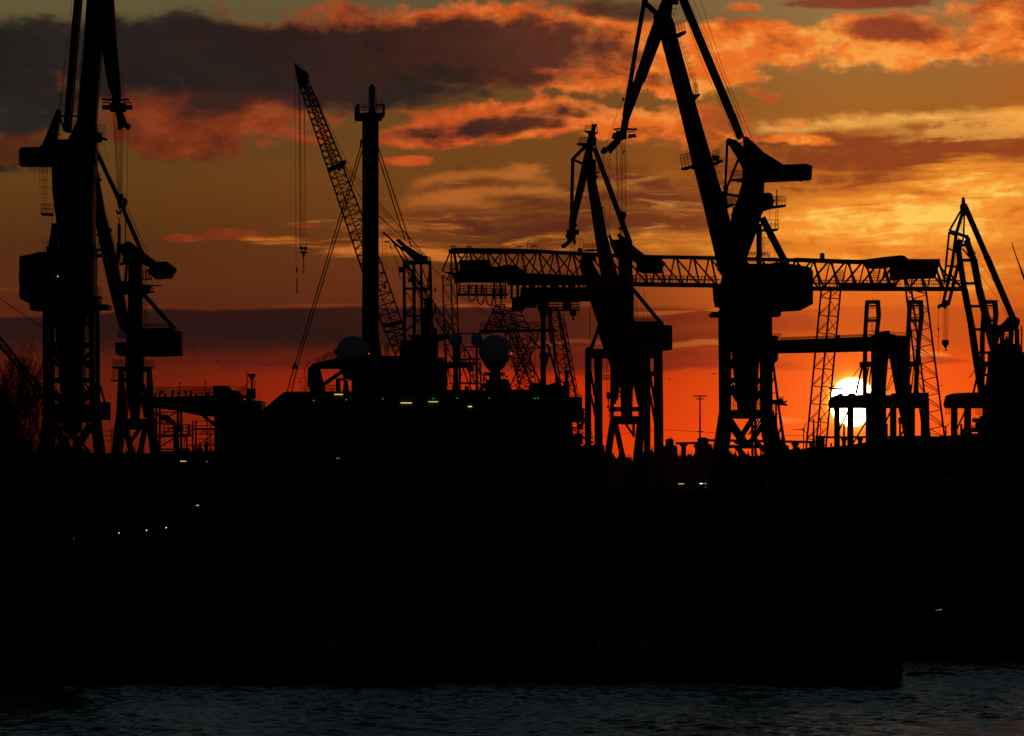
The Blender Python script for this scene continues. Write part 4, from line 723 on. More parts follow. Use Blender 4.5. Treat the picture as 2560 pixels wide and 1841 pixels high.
for D, x, y, lab in ((3000, 280, 1068, 'far lattice pylon between the two left cranes'), (3000, 150, 1086, 'far lattice pylon seen through the legs of the left crane'), (3000, 107, 1064, 'far lattice pylon behind the bare tree')):
    t = Th('power_pylon', lab, 'pylon', D, x, group='far power pylons')
    g = 1146
    t.add('mast', B(x-6, g, x, y, 1, .8), B(x+6, g, x, y, 1, .8), Lat((x-6, g), (x-.5, y), (x+6, g), (x+.5, y), 9, .6, 1.0)); t.add('cross_arm', Ln([(x-8, y+12),(x+8, y+12)], 1), Ln([(x-10, y+22),(x+10, y+22)], 1.1), Ln([(x-8, y+32),(x+8, y+32)], 1))
for i, (y, sag) in enumerate(((1078, 6), (1088, 7), (1100, 8))):
    single('power_line', ('highest', 'middle', 'lowest')[i]+' sagging power line crossing behind the left cranes', 'power line', 3000, 200, Ln([(x, y + sag*math.sin(math.pi*((x-100) % 180)/180)) for x in range(100, 500, 20)], .8), m=ROPE, group='power lines')
single('overhead_cable', 'thin cable sagging across the red sky behind the light mast', 'cable', 1600, 1650, Ln([(1477,1096),(1560,1085),(1658,1074),(1750,1080),(1860,1086),(1960,1089),(2040,1090)], .9), m=ROPE)

# light mast
D = 1500
t = Th('light_mast', 'slim floodlight mast with four cross arms alone against the orange sky', 'light mast', D, 1750)
t.add('pole', La(1750, [(988,1.6),(1100,2.4),(yg(D),3.4)], 10)); t.add('floodlight_arm', Po([(1731,991),(1736,989),(1764,989),(1769,990),(1764,992),(1736,992)], 2)); t.add('floodlight_arm', Po([(1738,998),(1742,996.5),(1758,996.5),(1762,998),(1758,999),(1742,999)], 1.6)); t.add('floodlight_arm', Po([(1741,1080),(1745,1078),(1755,1078),(1759,1080),(1755,1081),(1745,1081)], 1.2))
for i, (x, y, sx, where) in enumerate(((1675,949,1,'left of the biggest crane above the light mast'), (1784,935,2,'close to the left leg of the biggest crane'), (482,873,2,'right of the machine house of the smaller left crane'), (661,914,1.3,'left of the slanting guy ropes'), (545,905,1.5,'above the long walkway railing'), (2355,965,1,'between the lattice leg and the right crane boom'))):
    single('gull', 'tiny gull in flight '+where, 'bird', 900, x, Po([(x-3*sx,y-.4),(x-1.4*sx,y-1.5),(x,y-.6),(x+1.4*sx,y-1.3),(x+3*sx,y),(x+.8*sx,y+.9),(x-.8*sx,y+.9)], .25, bev=.2), m=DARK, group='gulls', z=CH+(HY-y)*900/F)

# ================================================================== tall round mast column with guys
D = 760; G = yg(D)
t = Th('mast_column', 'thick round black column with railed top platform and beacon left of centre', 'mast', D, 927)
t.add('column', La(926, [(300,21),(304,20.8),(836,20.8),(840,21),(890,29),(900,30),(960,30),(G,31)], 32))
t.add('top_platform', Po([(887,298),(887,274),(890,266),(898,261),(898,285),(924,284),(944,284),(957,283),(958,264),(962,262),(962,289),(958,293),(951,302),(888,302)], 3.4), La(925, [(286,24),(302,21)], 20))
t.add('railing', Rl(898, 284, 920, 284, 20, 3, 5, rows=4), Rl(940, 284, 958, 283, 20, 3, 5, rows=3), B(940, 262, 962, 263, 3))
t.add('beacon', La(930, [(211,1),(213,5),(220,8),(232,8.5),(240,6),(262,6),(286,8)], 14), [B(x, 236, x, 290, 1.6) for x in (922, 938, 941)], B(920, 232, 942, 232, 1.5), B(920, 244, 942, 244, 1.5))
t.add('lug', R_(901, 350, 908, 359, 2), R_(900, 359, 904, 368, 2), Dk(907, 803, 2, 1))
for i, pts in enumerate((((902,362),(852,530),(738,905),(715,985)), ((906,378),(858,542),(748,903),(729,985)))):
    t.add('guy_rope', Ln(pts, 2.6, -1.5*(i*2-1)), m=ROPE)
for i, pts in enumerate((((946,370),(1003,540),(1028,618)), ((948,397),(993,540),(1014,605)))): t.add('guy_rope', Ln(pts, 2.8, -1.5*(i*2-1)), m=ROPE)
t.add('spreader', Po([(735,910),(739,910),(746,920),(745,924),(738,922),(731,924),(732,917)], 3.4))

# ================================================================== lattice boom crane behind the column
D = 820; G = yg(D)
t = Th('lattice_boom_crane', 'crawler crane whose long lattice boom leans behind the round column', 'crane', D, 1000)
A0, A1, A2 = (744,200), (821,428), (988,905); B0, B1, B2 = (772,205), (861,420), (1028,865)
chords(t, A0, A1, B0, B1, 3.2, 1.8, 2.6); t.add('bracing', Lat(A0, A1, B0, B1, 14, 2.0, 1.8, 2.6), Lat((752,200), (836,428), (763,205), (846,420), 12, 1.6, 1.8, 2.6))
t.add('chord', B(755, 202, 838, 428, 2.4, dy=1.4)); t.add('chord', B(763, 200, 849, 420, 2.4, dy=1.2))
chords(t, A1, (907,681), (858,420), (952,655), 3.4, 2.8); t.add('bracing', Lat(A1, (907,681), (858,420), (952,655), 13, 2.0, 2.8))
t.add('chord', B(836, 428, 925, 670, 2.6, dy=2.4))
chords(t, (907,681), (955,812), (952,655), (1004,804), 3.4, 2.8); t.add('bracing', Lat((907,681), (955,812), (952,655), (1004,804), 6, 2.0, 2.8))
chords(t, (957,815), (994,900), (1006,806), (1016,880), 3.4, 2.8); t.add('bracing', Lat((957,815), (994,900), (1006,806), (1016,880), 5, 2.2, 2.8))
t.add('chord', B(928, 672, 980, 810, 2.6, dy=2.4)); t.add('chord', B(980, 812, 1004, 895, 2.6, dy=2.4))
t.add('boom_head', Po([(736,161),(740,160),(746,168),(758,178),(766,180),(771,187),(772,200),(768,214),(752,216),(742,196),(741,184)], 2.4), [Ln([(746+i*4,176),(744+i*4.5,158+i*2)], .9) for i in range(4)], Dk(745, 192, 5, 1))
t.add('spreader', B(820, 426, 862, 408, 9, dep=3), Dk(861, 406, 5, 1), Dk(848, 424, 4, 1)); t.add('spreader', Po([(955,812),(980,806),(1003,803),(1004,810),(984,816),(958,820)], 3), Po([(962,710),(966,716),(962,726),(958,718)], 1.2))
t.add('back_mast', [B(*a, *b, 3.2, dy=s*1.5) for s in (-1, 1) for a, b in (((1010,648),(1226,965)), ((1022,690),(1200,975)))], Lat((1010,648), (1226,965), (1022,690), (1200,975), 17, 1.8, 3))
t.add('boom_rope', Ln([(773,205),(865,420),(908,470),(1063,638)], 1.3, 1), Ln([(772,215),(850,395),(906,505),(1060,640)], 1.1, 1), Ln([(862,415),(905,456),(1063,640)], 1.2, 0), Ln([(862,415),(905,478),(1061,642)], 1, -1), Ln([(860,420),(905,500),(1058,640)], 1, 1), Ln([(774,210),(880,430),(950,509),(1066,642)], 1, -1), Ln([(950,540),(1000,610),(1050,652)], .8), Ln([(1066,655),(1117,703),(1160,745),(1230,790)], 1), Ln([(1066,658),(1150,742),(1232,800)], .8), m=ROPE)
t.add('load_rope', Ln([(737,163),(740,668)], .9), Ln([(748,212),(750,620)], .9), Ln([(749,212),(752,620)], .9), Ln([(749,212),(757,620)], .8), Ln([(761,225),(760,620)], .8), Ln([(761,225),(766,620)], .9), m=ROPE)
hb = t.add('hook_block', Dk(754, 621, 4.8, .6, dy=-.3), Dk(763.5, 621, 4.8, .6, dy=.3), Po([(751,629),(766,629),(767,633),(763,634),(755,634),(751,633)], 1.2), La(759, [(634,2),(640,3.4),(644,1.6),(648,1)], 8), m=DARK)
t.add('hook', B(759, 648, 759.2, 683, 2.2), m=DARK, parent=hb)
hb = t.add('headache_ball', La(742, [(667,.6),(671,1.6),(675,2.6),(679,1.4),(683,.6)], 10), m=DARK); t.add('sling', B(742, 683, 742, 698, .9), B(742.6, 698, 742.8, 735, 2.8, 3), m=DARK, parent=hb)
t.add('crawler_body', R_(985, 895, 1110, 990, 8), R_(985, 1000, 1120, G, 9))

# ================================================================== open framework tower with two slanting jibs
D = 900; G = yg(D)
t = Th('derrick_tower', 'open steel tower topped by two short slanting jibs right of the round column', 'crane', D, 1045)
t.add('jib', Po([(956,583),(960,580),(984,602),(1002,617),(1062,648),(1050,660),(1036,652),(1012,630),(985,612),(972,596)], 2.2), B(985, 612, 1012, 658, 4), B(1000, 620, 1022, 656, 3.5), R_(961, 603, 974, 606, 1), B(976, 606, 977, 621, 2), Ln([(973,620),(985,621)], 2))
t.add('jib', Po([(990,602),(994,598),(1002,600),(1016,614),(1036,626),(1060,642),(1068,642),(1068,654),(1050,656),(1026,638),(1010,622)], 2.2), B(1016, 618, 1040, 656, 3), Dk(997, 602, 4, 1))
t.add('winch', R_(1054, 641, 1069, 655, 3), Rl(1066, 652, 1077, 653, 10, 2, 2))
t.add('top_frame', R_(1007, 653, 1078, 660, 6), Po([(1010,660),(1034,660),(1014,666)], 2))
legs(t, [[(1007,1013,1009,1016,657,900), (1009,1016,1008,1016,900,G)]], dep=2.6, th=1); legs(t, [[(1031,1038,1033,1040,657,900), (1033,1040,1033,1040,900,G)]], dep=2.6, th=1)
legs(t, [[(1050,1055,1054,1060,657,900)], [(1072,1078,1080,1086,657,900)]], dep=2.6, th=1)
for s in (-2.6, 2.6): t.add('brace', B(1014, 668, 1036, 722, 2.4, dy=s), B(1016, 662, 1080, 760, 3, dy=s), B(1076, 660, 1068, 722, 2.4, dy=s), B(1010, 722, 1080, 723, 4, dy=s), B(1014, 730, 1036, 760, 2.2, dy=s), B(1038, 724, 1060, 760, 2.2, dy=s), B(1010, 790, 1082, 791, 3, dy=s), B(1036, 762, 1012, 790, 2, dy=s), B(1040, 795, 1080, 850, 2.5, dy=s), B(1060, 730, 1078, 762, 2, dy=s), B(1052, 662, 1074, 720, 2.4, dy=s), Ln([(1036,670),(1070,730)], 2.4, s), Ln([(1012,830),(1060,790)], 2, s))
t.add('cabin', R_(997, 668, 1010, 681, 2.5), Ln([(997,681),(997,694),(1020,694)], 1.4), Po([(1019,697),(1030,699),(1026,706),(1020,705)], 1.5), R_(1058, 770, 1076, 840, 3), Po([(1062,748),(1072,745),(1076,770),(1060,775)], 3), R_(1086, 720, 1090, 730, 1.4), [R_(x, 770, x+3, 782, 1) for x in (1087, 1089)], Ld(1048, 735, 1049, 790, 6, 5), Rl(1014, 790, 1032, 790, 18, 4, 4, rows=2))
t.add('rigging', Ln([(978,620),(995,668)], .8), Ln([(956,583),(957,700)], .8), Ln([(965,606),(965,690)], .8), Ln([(984,622),(1002,700)], .8), m=ROPE)

# ================================================================== lattice portal with walkway behind the radomes
D = 960; G = yg(D)
t = Th('lattice_portal', 'tangle of splayed lattice legs and a railed walkway behind the big right radome', 'crane portal', D, 1320)
for a0, a1, b0, b1, n, d in (((1240,762),(1210,826),(1262,762),(1250,826),3,2), ((1250,778),(1333,975),(1272,778),(1358,975),9,2), ((1262,835),(1302,975),(1290,835),(1330,975),7,2), ((1372,770),(1404,975),(1392,770),(1440,985),9,2.6), ((1332,835),(1272,975),(1348,835),(1294,975),6,2)):
    chords(t, a0, a1, b0, b1, 3.2, d); t.add('bracing', Lat(a0, a1, b0, b1, n, 1.7, d))
for a0, a1, b0, b1, n in (((1226,762),(1262,835),(1300,775),(1330,835),4), ((1212,826),(1250,770),(1240,830),(1268,776),4), ((1274,846),(1300,975),(1316,846),(1344,975),8), ((1392,772),(1424,985),(1412,800),(1446,990),9)):
    t.add('bracing', Lat(a0, a1, b0, b1, n, 1.5, 2.4), B(*a0, *a1, 2.2, dy=-1.2), B(*b0, *b1, 2.2, dy=1.2))
t.add('post', La(1358, [(775,9),(790,9),(800,6),(970,7.5),(G,8)], 14)); t.add('strut', B(1352, 960, 1376, 870, 6), B(1368, 860, 1400, 965, 6), B(1370, 780, 1378, 860, 5), B(1376, 770, 1392, 960, 5), B(1396, 776, 1414, 860, 5), B(1414, 860, 1440, 995, 4.5), B(1415, 862, 1432, 898, 3, 1))
t.add('walkway', B(1198, 829, 1388, 826, 7, dep=4), Rl(1202, 826, 1380, 822, 17, 22, 4, rows=3, w=1), B(1140, 834, 1230, 834, 3), B(1260, 871, 1352, 871, 3), B(1276, 917, 1300, 917, 3), Rl(1278, 917, 1298, 917, 20, 3, 3, rows=2))
t.add('strut', B(1276, 770, 1300, 826, 3), B(1290, 840, 1300, 920, 2), B(1293, 835, 1293, 975, 2), B(1326, 872, 1326, 975, 2), B(1337, 872, 1337, 940, 1.6), B(1300, 870, 1326, 930, 2.4), B(1310, 835, 1360, 880, 2.4), B(1318, 835, 1352, 872, 2.4))
t.add('cabin', R_(1349, 882, 1372, 897, 3), R_(1410, 926, 1424, 933, 3), R_(1412, 933, 1421, 985, 2.5), R_(1408, 955, 1424, 1000, 4), Po([(1322,962),(1330,958),(1366,958),(1366,964),(1390,956),(1398,954),(1400,964),(1416,966),(1416,1000),(1322,1000)], 6), [B(x, 960, x+1, 946, 1.2) for x in (1376, 1386)], R_(1424, 993, 1455, 1056, 8), R_(1453, 1022, 1460, 1062, 6), B(1444, 1056, 1450, 1112, 5), B(1430, 1070, 1466, 1100, 4), B(1462, 1044, 1470, 1112, 4), R_(1436, 1084, 1456, 1112, 6), Lat((1424,1000),(1440,1120),(1470,1030),(1486,1120),7,2,3), Dk(1440,1050,6,1), R_(1446,1060,1458,1074,2), Rl(1426, 993, 1454, 993, 5, 5, 6, rows=1))
t.add('lamp', B(1423.5, 970, 1423.5, 981, 1.5), m=LW)  # bright upright glint, made as a glowing bar

# ================================================================== the big ship in dock with its radomes
D = 690
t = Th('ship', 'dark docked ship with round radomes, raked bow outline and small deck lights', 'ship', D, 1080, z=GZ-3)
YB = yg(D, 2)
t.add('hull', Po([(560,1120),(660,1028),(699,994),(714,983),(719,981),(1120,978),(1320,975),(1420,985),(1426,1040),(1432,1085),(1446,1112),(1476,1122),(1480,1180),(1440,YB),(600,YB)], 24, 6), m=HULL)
t.add('superstructure', Po([(880,982),(880,950),(862,947),(858,943),(858,934),(870,921),(884,915),(884,891),(925,889),(1000,891),(1003,852),(1093,850),(1093,905),(1180,906),(1180,916),(1116,918),(1116,982)], 12, 4), R_(940, 975, 1320, 985, 14, 6), m=HULL)
t.add('funnel_arch', Po([(774,980),(774,972),(768,965),(770,923),(776,915),(782,910),(800,905),(836,897),(850,890),(866,884),(925,884),(925,900),(884,920),(862,921),(795,920),(804,958),(807,962),(806,981)], 9, 4, bev=.004), B(807, 960, 868, 918, 9, dep=2, dy=4), B(846, 950, 846, 980, 2), R_(840, 945, 860, 951, 3, 4), Q(858, 866, 855, 870, 950, 982, 3, 4), R_(838, 948, 848, 980, 3, 4), m=HULL)
t.add('railing', Rl(787, 909, 838, 896, 15, 8, 8, dy=4, rows=2), Rl(751, 981, 770, 981, 17, 2, 8, dy=4, rows=2), Rl(808, 981, 845, 981, 18, 8, 8, dy=4, rows=2), Ln([(764,980),(763,940),(747,955),(748,957),(762,956)], 1.2), Ln([(767,923),(761,922),(764,960)], 1.2), Ln([(766,918),(768,910),(775,905),(783,907)], 1.6), Rl(962, 889, 972, 889, 30, 3, 3, rows=2), Rl(806, 896, 838, 888, 10, 5, 6, dy=4, rows=1), m=DARK)
t.add('bridge_wing', Po([(1018,839),(1060,836),(1115,836),(1126,840),(1122,845),(1092,852),(1030,848)], 6, 3), Rl(1045, 838, 1120, 838, 12, 8, 4, rows=1, w=.9), R_(1082, 820, 1091, 838, 2), m=HULL)
def dome(cx, cy, r, name='radome', y1=None, dy=0):
    return t.add(name, Ball(cx, cy, r, 40, y1, dy), m=WHITE)
dm = dome(882, 882, 42)
t.add('dome_foot', La(882, [(900, 38), (925, 34)], 24), R_(835, 874, 845, 885, 2), m=HULL, parent=dm)
dm = dome(1238, 878, 41)
t.add('dome_foot', La(1238, [(905,30),(920,22),(926,14),(932,12)], 24), R_(1213, 932, 1262, 939, 5), R_(1223, 938, 1252, 985, 5), R_(1214, 950, 1224, 985, 4), R_(1246, 949, 1270, 985, 6), R_(1263, 940, 1270, 944, 2), B(1222, 920, 1220, 934, 2), B(1256, 920, 1256, 934, 2), B(1250, 938, 1264, 950, 2), Q(1266,1272,1266,1280,950,976,3), Po([(1222,975),(1200,970),(1206,960),(1216,958)], 4), m=HULL, parent=dm)
for cx_ in (1142, 1192):
    dm = t.add('radome', La(cx_, [(833,3),(835,8),(839,12),(846,14),(856,14),(860,12.5),(864,9)], 24), m=WHITE)
    t.add('dome_foot', La(cx_, [(864,8),(868,4),(872,3),(980,3.4)], 12), m=HULL, parent=dm)
t.add('deck_frame', B(1137, 870, 1137, 980, 5), B(1150, 870, 1151, 980, 3), B(1174, 885, 1176, 980, 2.4), B(1190, 880, 1191, 970, 2.4), B(1200, 905, 1203, 975, 4), B(1138, 899, 1200, 898, 4, dep=3), B(1138, 868, 1198, 868, 2, dep=3), B(1142, 876, 1196, 876, 1.5), B(1132, 959, 1203, 960, 3.5, dep=3), B(1140, 955, 1198, 956, 1.6), B(1116, 871, 1116, 981, 3), B(1152, 905, 1178, 975, 3), B(1118, 920, 1132, 975, 2), B(1142, 972, 1164, 905, 2), R_(1172, 905, 1182, 930, 2), R_(1162, 966, 1172, 980, 3), Ld(1186, 880, 1186, 955, 6, 5), B(1206, 975, 1212, 930, 3), B(1160, 876, 1180, 960, 2), B(1118, 868, 1132, 900, 2), B(1126, 900, 1118, 960, 1.6), Q(1133,1146,1130,1148,958,981,3), m=HULL)
for x in range(830, 1110, 22): t.add('deck_post', B(x, 978, x, 972, 1.4), m=HULL)
for i, (x0, x1, y, h) in enumerate(((840,861,988,2.2), (1004,1032,1009,2.2), (1073,1097,1006,1.6), (1171,1181,1018,2.6))): t.add('strip_light', R_(x0, y-h/2, x1, y+h/2, .3, -6.2), m=LY)
for x, y in ((788.5,1003), (869.5,1001), (960,999), (1084.5,998), (1144.6,997), (1223.6,997), (1336,998), (1344,997)): t.add('deck_lamp', R_(x-1, y-.9, x+1.1, y+.9, .3, -6.2), m=LG)
t.add('signal_lamp', R_(923.2, 884.5, 925, 887, .3, -4), m=LR); t.add('signal_lamp', R_(1278, 882, 1279.8, 887, .3, -1), B(1278, 887, 1274, 890, 1), m=LR)
t.add('cabin_light', R_(845, 1145, 848, 1147, .3, -6.3), R_(850, 1145, 853, 1147, .3, -6.3), m=LD)

# ================================================================== steel deck with railing, left of the ship
D = 800; G = yg(D)
t = Th('loading_deck', 'long railed steel deck with signal mast between the small crane and the ship', 'deck', D, 460)
t.add('deck', Po([(384,994),(470,992),(539,990),(539,966),(570,966),(572,970),(578,976),(595,977),(600,988),(617,989),(626,1000),(659,1004),(659,1040),(668,1060),(668,G),(541,G),(541,1041),(507,1041),(452,1029),(384,1020)], 12, 0))
t.add('railing', Rl(384, 993, 540, 990, 23, 40, 11, rows=3, w=1), Rl(572, 970, 588, 970, 4, 3, 8, rows=1), Rl(595, 988, 617, 988, 20, 5, 8, rows=4), Rl(384, 1020, 400, 1020, 6, 6, 8, rows=1))
rr = random.Random(3)
t.add('valve', [R_(x, 993-rr.uniform(8, 16), x+rr.uniform(2, 5), 993, 1.2, rr.uniform(-4, 4)) for x in (388,401,413,428,444,460,473,488,500,512,520,530)], [Dk(x, 980, 4, .6, dy=2) for x in (402, 430, 461, 476)])
t.add('lamp_post', B(449, 990, 449, 956, 2.6, 1.2), B(447, 960, 452, 960, 2)); t.add('lamp_post', B(514, 990, 514, 954, 2.4, 1.4), Dk(514, 957, 2, .5))
t.add('signal_mast', B(617.3, 990, 617.3, 930, 2.2), R_(620.5, 935, 638, 942, 2), Q(624, 636, 627, 633, 942, 950, 1.6), B(630, 950, 630, 975, 5), B(636, 950, 637, 974, 1.6), R_(617, 972, 639, 998, 3), B(608, 970, 624, 953, 1.6), B(624,996,636,1004,5), B(648.5, 984, 648.8, 1004, .8))
t.add('lamp', R_(616, 999, 617.6, 1001, .3, -6.2), m=LR)
t.add('scaffold', *[B(x, 1019, x, 1160, w, dy=s) for s in (-4, 4) for x, w in ((395,5),(449,6))], B(437, 1062, 438, 1160, 8), B(393, 1031, 450, 1031, 3), B(393, 1058, 450, 1058, 3.5, dep=8), Po([(398,1087),(475,1086),(475,1092),(398,1094)], 8), Rl(403, 1087, 474, 1087, 25, 6, 8, rows=3, w=1.3), R_(470, 1063, 475, 1090, 2), B(393, 1123, 450, 1124, 4), B(384, 1033, 400, 1040, 5), B(398, 1040, 436, 1058, 12), Po([(404,1037),(418,1037),(430,1050),(440,1060),(420,1058)], 3), B(398, 1056, 440, 1032, 3), B(400, 1118, 432, 1098, 3), B(402, 1090, 432, 1068, 3), Po([(452,1046),(459,1050),(454,1055),(450,1054)], 1), Dk(449, 1072, 9, .6), B(466, 1092, 468, 1160, 4), B(455, 1092, 455, 1160, 1.5), B(461,1092,461,1130,1.4), Dk(443, 1112, 6, .6))
t.add('scaffold', *[B(x, 1053, x, 1165, w, dy=s) for s in (-4, 4) for x, w in ((486,4),(522,2))], B(486, 1053, 540, 1053, 2), B(486, 1065, 540, 1065, 2), B(486, 1073, 540, 1073, 4.5, dep=8), B(486, 1086, 540, 1086, 2.4), B(486, 1098, 540, 1098, 2.4), B(470, 1114, 540, 1114, 3), B(496, 1114, 530, 1088, 3), B(508, 1040, 536, 1062, 8), Rl(500, 1086, 538, 1086, 12, 8, 6, rows=2), R_(512, 1105, 520, 1130, 3), Rl(516, 1114, 536, 1114, 12, 4, 6, rows=3), B(510, 1075, 524, 1090, 1.5), B(498, 1124, 540, 1124, 2))
t.add('foot_building', Po([(384,1128),(541,1128),(541,G),(384,G)], 12, 6))

# ================================================================== lattice jib and stay wire entering at the left edge
D = 620; G = yg(D)
t = Th('lattice_jib', 'lattice jib sloping down from the left edge in front of the bare tree', 'crane jib', D, 150)
a0, a1, b0, b1 = (-60, 769), (119, 990), (-60, 797), (119, 1008)
chords(t, a0, a1, b0, b1, 3, 1.2); t.add('bracing', Lat(a0, a1, b0, b1, 26, 1.1, 1.2)); t.add('foot', R_(114, 988, 127, G, 1.4))
t.add('stay_rope', Ln([(-60,706),(5,750),(112,822),(122,829)], 1.4, .5), Ln([(-60,712),(30,770),(114,828)], 1, -.5), R_(108, 820, 114, 826, 1), Ln([(114,830),(119,990)], .9), m=ROPE)

# ================================================================== bare tree at the left edge
def bare_tree(bx, D, hpx, label, seed, leafy):
    t = Th('bare_tree', label, 'tree', D, bx, group='trees at the left edge'); r = random.Random(seed)
    tr, cr, lf = ([], []), ([], []), ([], [])
    base = Vector(t.o.location); H = hpx*D/F
    def grow(p, d, L, w, lv):
        n = 3 if lv < 3 else 2; q = p
        for i in range(n):
            d = (d + Vector((r.uniform(-.12,.12), r.uniform(-.12,.12), r.uniform(-.02,.1)))).normalized(); q2 = q + d*L/n
            w2 = max(w*(1-.28/n*(i+1)), .035); beam(q, q2, w, w2, w, w2, *(tr if lv == 0 else cr)); q = q2; w = w2
            if lv < 5 and (i > 0 or lv > 0):
                for _ in range(3 if lv in (0, 2) else 2 if lv < 5 else 1):
                    s = Vector((r.uniform(-1,1), r.uniform(-1,1), r.uniform(.1,.9))).normalized(); grow(q, (d*.9+s*.75).normalized(), L*r.uniform(.5,.72), w*.55, lv+1)
        if lv >= 4 and r.random() < leafy:
            s = r.uniform(.08, .17); n0 = len(lf[0])
            a = Vector((r.uniform(-1,1), r.uniform(-1,1), r.uniform(-1,1))).normalized()*s; b = a.orthogonal().normalized()*s
            for v in (a, b, -a, -b): lf[0].append(q+v)
            lf[1].append((n0, n0+1, n0+2, n0+3))
    grow(base, Vector((.02, 0, 1)), H*.42, H*.028, 0)
    for nm, (v, f), m in (('trunk', tr, BARK), ('crown', cr, BARK), ('leaves', lf, LEAF)):
        if f: link(nm, [x-base for x in v], f, m, t.o)
bare_tree(16, 640, 760, 'leafless tree with dense twigs at the left edge', 4, .10)
bare_tree(60, 660, 660, 'smaller bare tree with a few last leaves beside the left crane leg', 11, .28)

# ================================================================== dock wall with its lettering, in front
D = 558
t = Th('floating_dock', 'long black floating dock along the water with pale raised lettering on its side', 'dock', D, 1250, z=0)
zt = lambda y: y
def dz(x0, x1, y0, y1, dep, dy): return R_(x0, y0, x1, y1, dep, dy)
Y0 = yg(D, -1.5); YT = yg(D, 8.2)
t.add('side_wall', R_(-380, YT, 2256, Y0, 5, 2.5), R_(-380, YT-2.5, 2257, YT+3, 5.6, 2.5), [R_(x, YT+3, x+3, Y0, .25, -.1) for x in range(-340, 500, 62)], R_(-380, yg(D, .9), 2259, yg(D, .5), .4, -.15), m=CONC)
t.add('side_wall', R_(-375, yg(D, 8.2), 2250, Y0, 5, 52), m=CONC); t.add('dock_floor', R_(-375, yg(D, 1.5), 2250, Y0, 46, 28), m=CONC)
t.add('bollard', [La(x, [(YT-9, 3), (YT-8, 4), (YT-5, 4), (YT-4, 2.6), (YT, 3)], 10, 2) for x in range(-320, 2250, 130)], m=DARK)
t.add('railing', Rl(-375, YT-2, 2250, YT-2, 24, 120, .1, dy=4.6, rows=2), m=DARK)
def letter(ch, x0, x1, y0, y1, mm=LETT):
    c = bpy.data.curves.new('letter', 'FONT'); c.body = ch; c.extrude = .06; c.offset = 0.0
    o = bpy.data.objects.new('tmp', c); C.objects.link(o); bpy.context.view_layer.update()
    me = bpy.data.meshes.new_from_object(o.evaluated_get(bpy.context.evaluated_depsgraph_get())); bpy.data.objects.remove(o)
    co = np.array([v.co[:] for v in me.vertices]); lo, hi = co.min(0), co.max(0)
    k = t.k; base = t.o.location
    for v, q in zip(me.vertices, co):
        px = x0+(q[0]-lo[0])/(hi[0]-lo[0])*(x1-x0); py = y1-(q[1]-lo[1])/(hi[1]-lo[1])*(y1-y0)
        p = P(px, py, D) - base; v.co = (p.x, -.07 - q[2], p.z)
    me.name = 'letter'; me.materials.clear(); me.materials.append(mm); lo_ = bpy.data.objects.new('letter', me); C.objects.link(lo_); lo_.parent = t.o
for ch, a, b in (('B',548,590),('L',608,642),('O',658,708),('H',728,770),('M',787,840),('+',858,888),('V',912,946),('O',961,1013),('S',1030,1066),('S',1084,1120),('D',1168,1209),('O',1226,1276),('C',1296,1335),('K',1353,1392),('E',1437,1480),('L',1493,1528),('B',1540,1586),('E',1600,1636)):
    letter(ch, a, b, *((1605, 1635) if ch == '+' else (1590, 1643)), LETT_DIM if b < 715 else LETT)
t.add('emblem', R_(1082, 1554, 1086, 1578, .12, -.1), R_(1082, 1554, 1096, 1557, .12, -.1), R_(1082, 1575, 1096, 1578, .12, -.1), Po([(1103,1577),(1103,1560),(1108,1554),(1119,1554),(1124,1560),(1124,1572),(1120,1572),(1120,1561),(1117,1558),(1110,1558),(1107,1561),(1107,1577)], .12, -.1), R_(1139, 1554, 1143, 1578, .12, -.1), R_(1131, 1554, 1143, 1557, .12, -.1), R_(1131, 1575, 1143, 1578, .12, -.1), m=LETT)

# quay walls and sheds that fill the dark waterfront
def shed(name, label, D, pts, dep, m=TAR, cat='building', g=None):
    y = yg(D, GZ); t = Th(name, label, cat, D, sum(p[0] for p in pts)/len(pts), g)
    t.add('wall', Po([pts[0]] + pts[1:-1] + [pts[-1], (pts[-1][0], y), (pts[0][0], y)], dep, dep/2), m=m)
    return t
t = shed('waterfront_hall', 'long flat black hall and quay at the right below the sun', 760, [(1993,1130),(1995,1124),(2064,1121),(2100,1119),(2182,1112),(2230,1104),(2300,1092),(2420,1090),(2470,1084),(2640,1082)], 60)
t.add('roof_rail', Rl(2400, 1092, 2430, 1090, 9, 5, 6, rows=1), [La(x, [(1119, 1), (1110, 1.2), (1108, 2), (1116, 3)], 8) for x in (2078, 2163, 2350)], R_(2064, 1112, 2066, 1122, 1), R_(1993, 1118, 1999, 1128, 2))
t.add('roof_cabin', Po([(2408,1072),(2450,1068),(2450,1092),(2408,1092)], 6), Rl(2412, 1071, 2448, 1070, 7, 8, 5, rows=2), R_(2433, 1046, 2452, 1056, 4), B(2440, 1056, 2441, 1070, 4), B(2447, 1044, 2450, 1036, 1.5), B(2436, 1046, 2437, 1040, 1.3))
t.add('window', R_(2425, 1082, 2439, 1083.4, .3, -3.2), m=LR)
t = shed('quay_shed', 'low black shed at the foot of the left cranes', 690, [(-60,1136),(120,1133),(384,1134)], 30)
t = shed('quay_shed', 'low black shed between the middle crane and the biggest crane', 720, [(1470,1236),(1600,1232),(1993,1230)], 20)
t = shed('quay_shed', 'black block under the middle crane legs', 900, [(1462,1112),(1512,1114),(1512,1140)], 14)
t = shed('transformer_box', 'low black housing under the portal of the biggest crane', 1000, [(1822,1143),(1912,1142)], 10)
D = 622
single('quay_wall', 'dark concrete quay wall at the water edge on the right', 'quay', D, 2400, R_(2200, yg(D, 5.2), 3400, yg(D, -2), 3, 0), [R_(x, yg(D, 5), x+6, yg(D, -1), .6, -1.7) for x in range(2280, 3300, 70)], m=CONC, z=0)
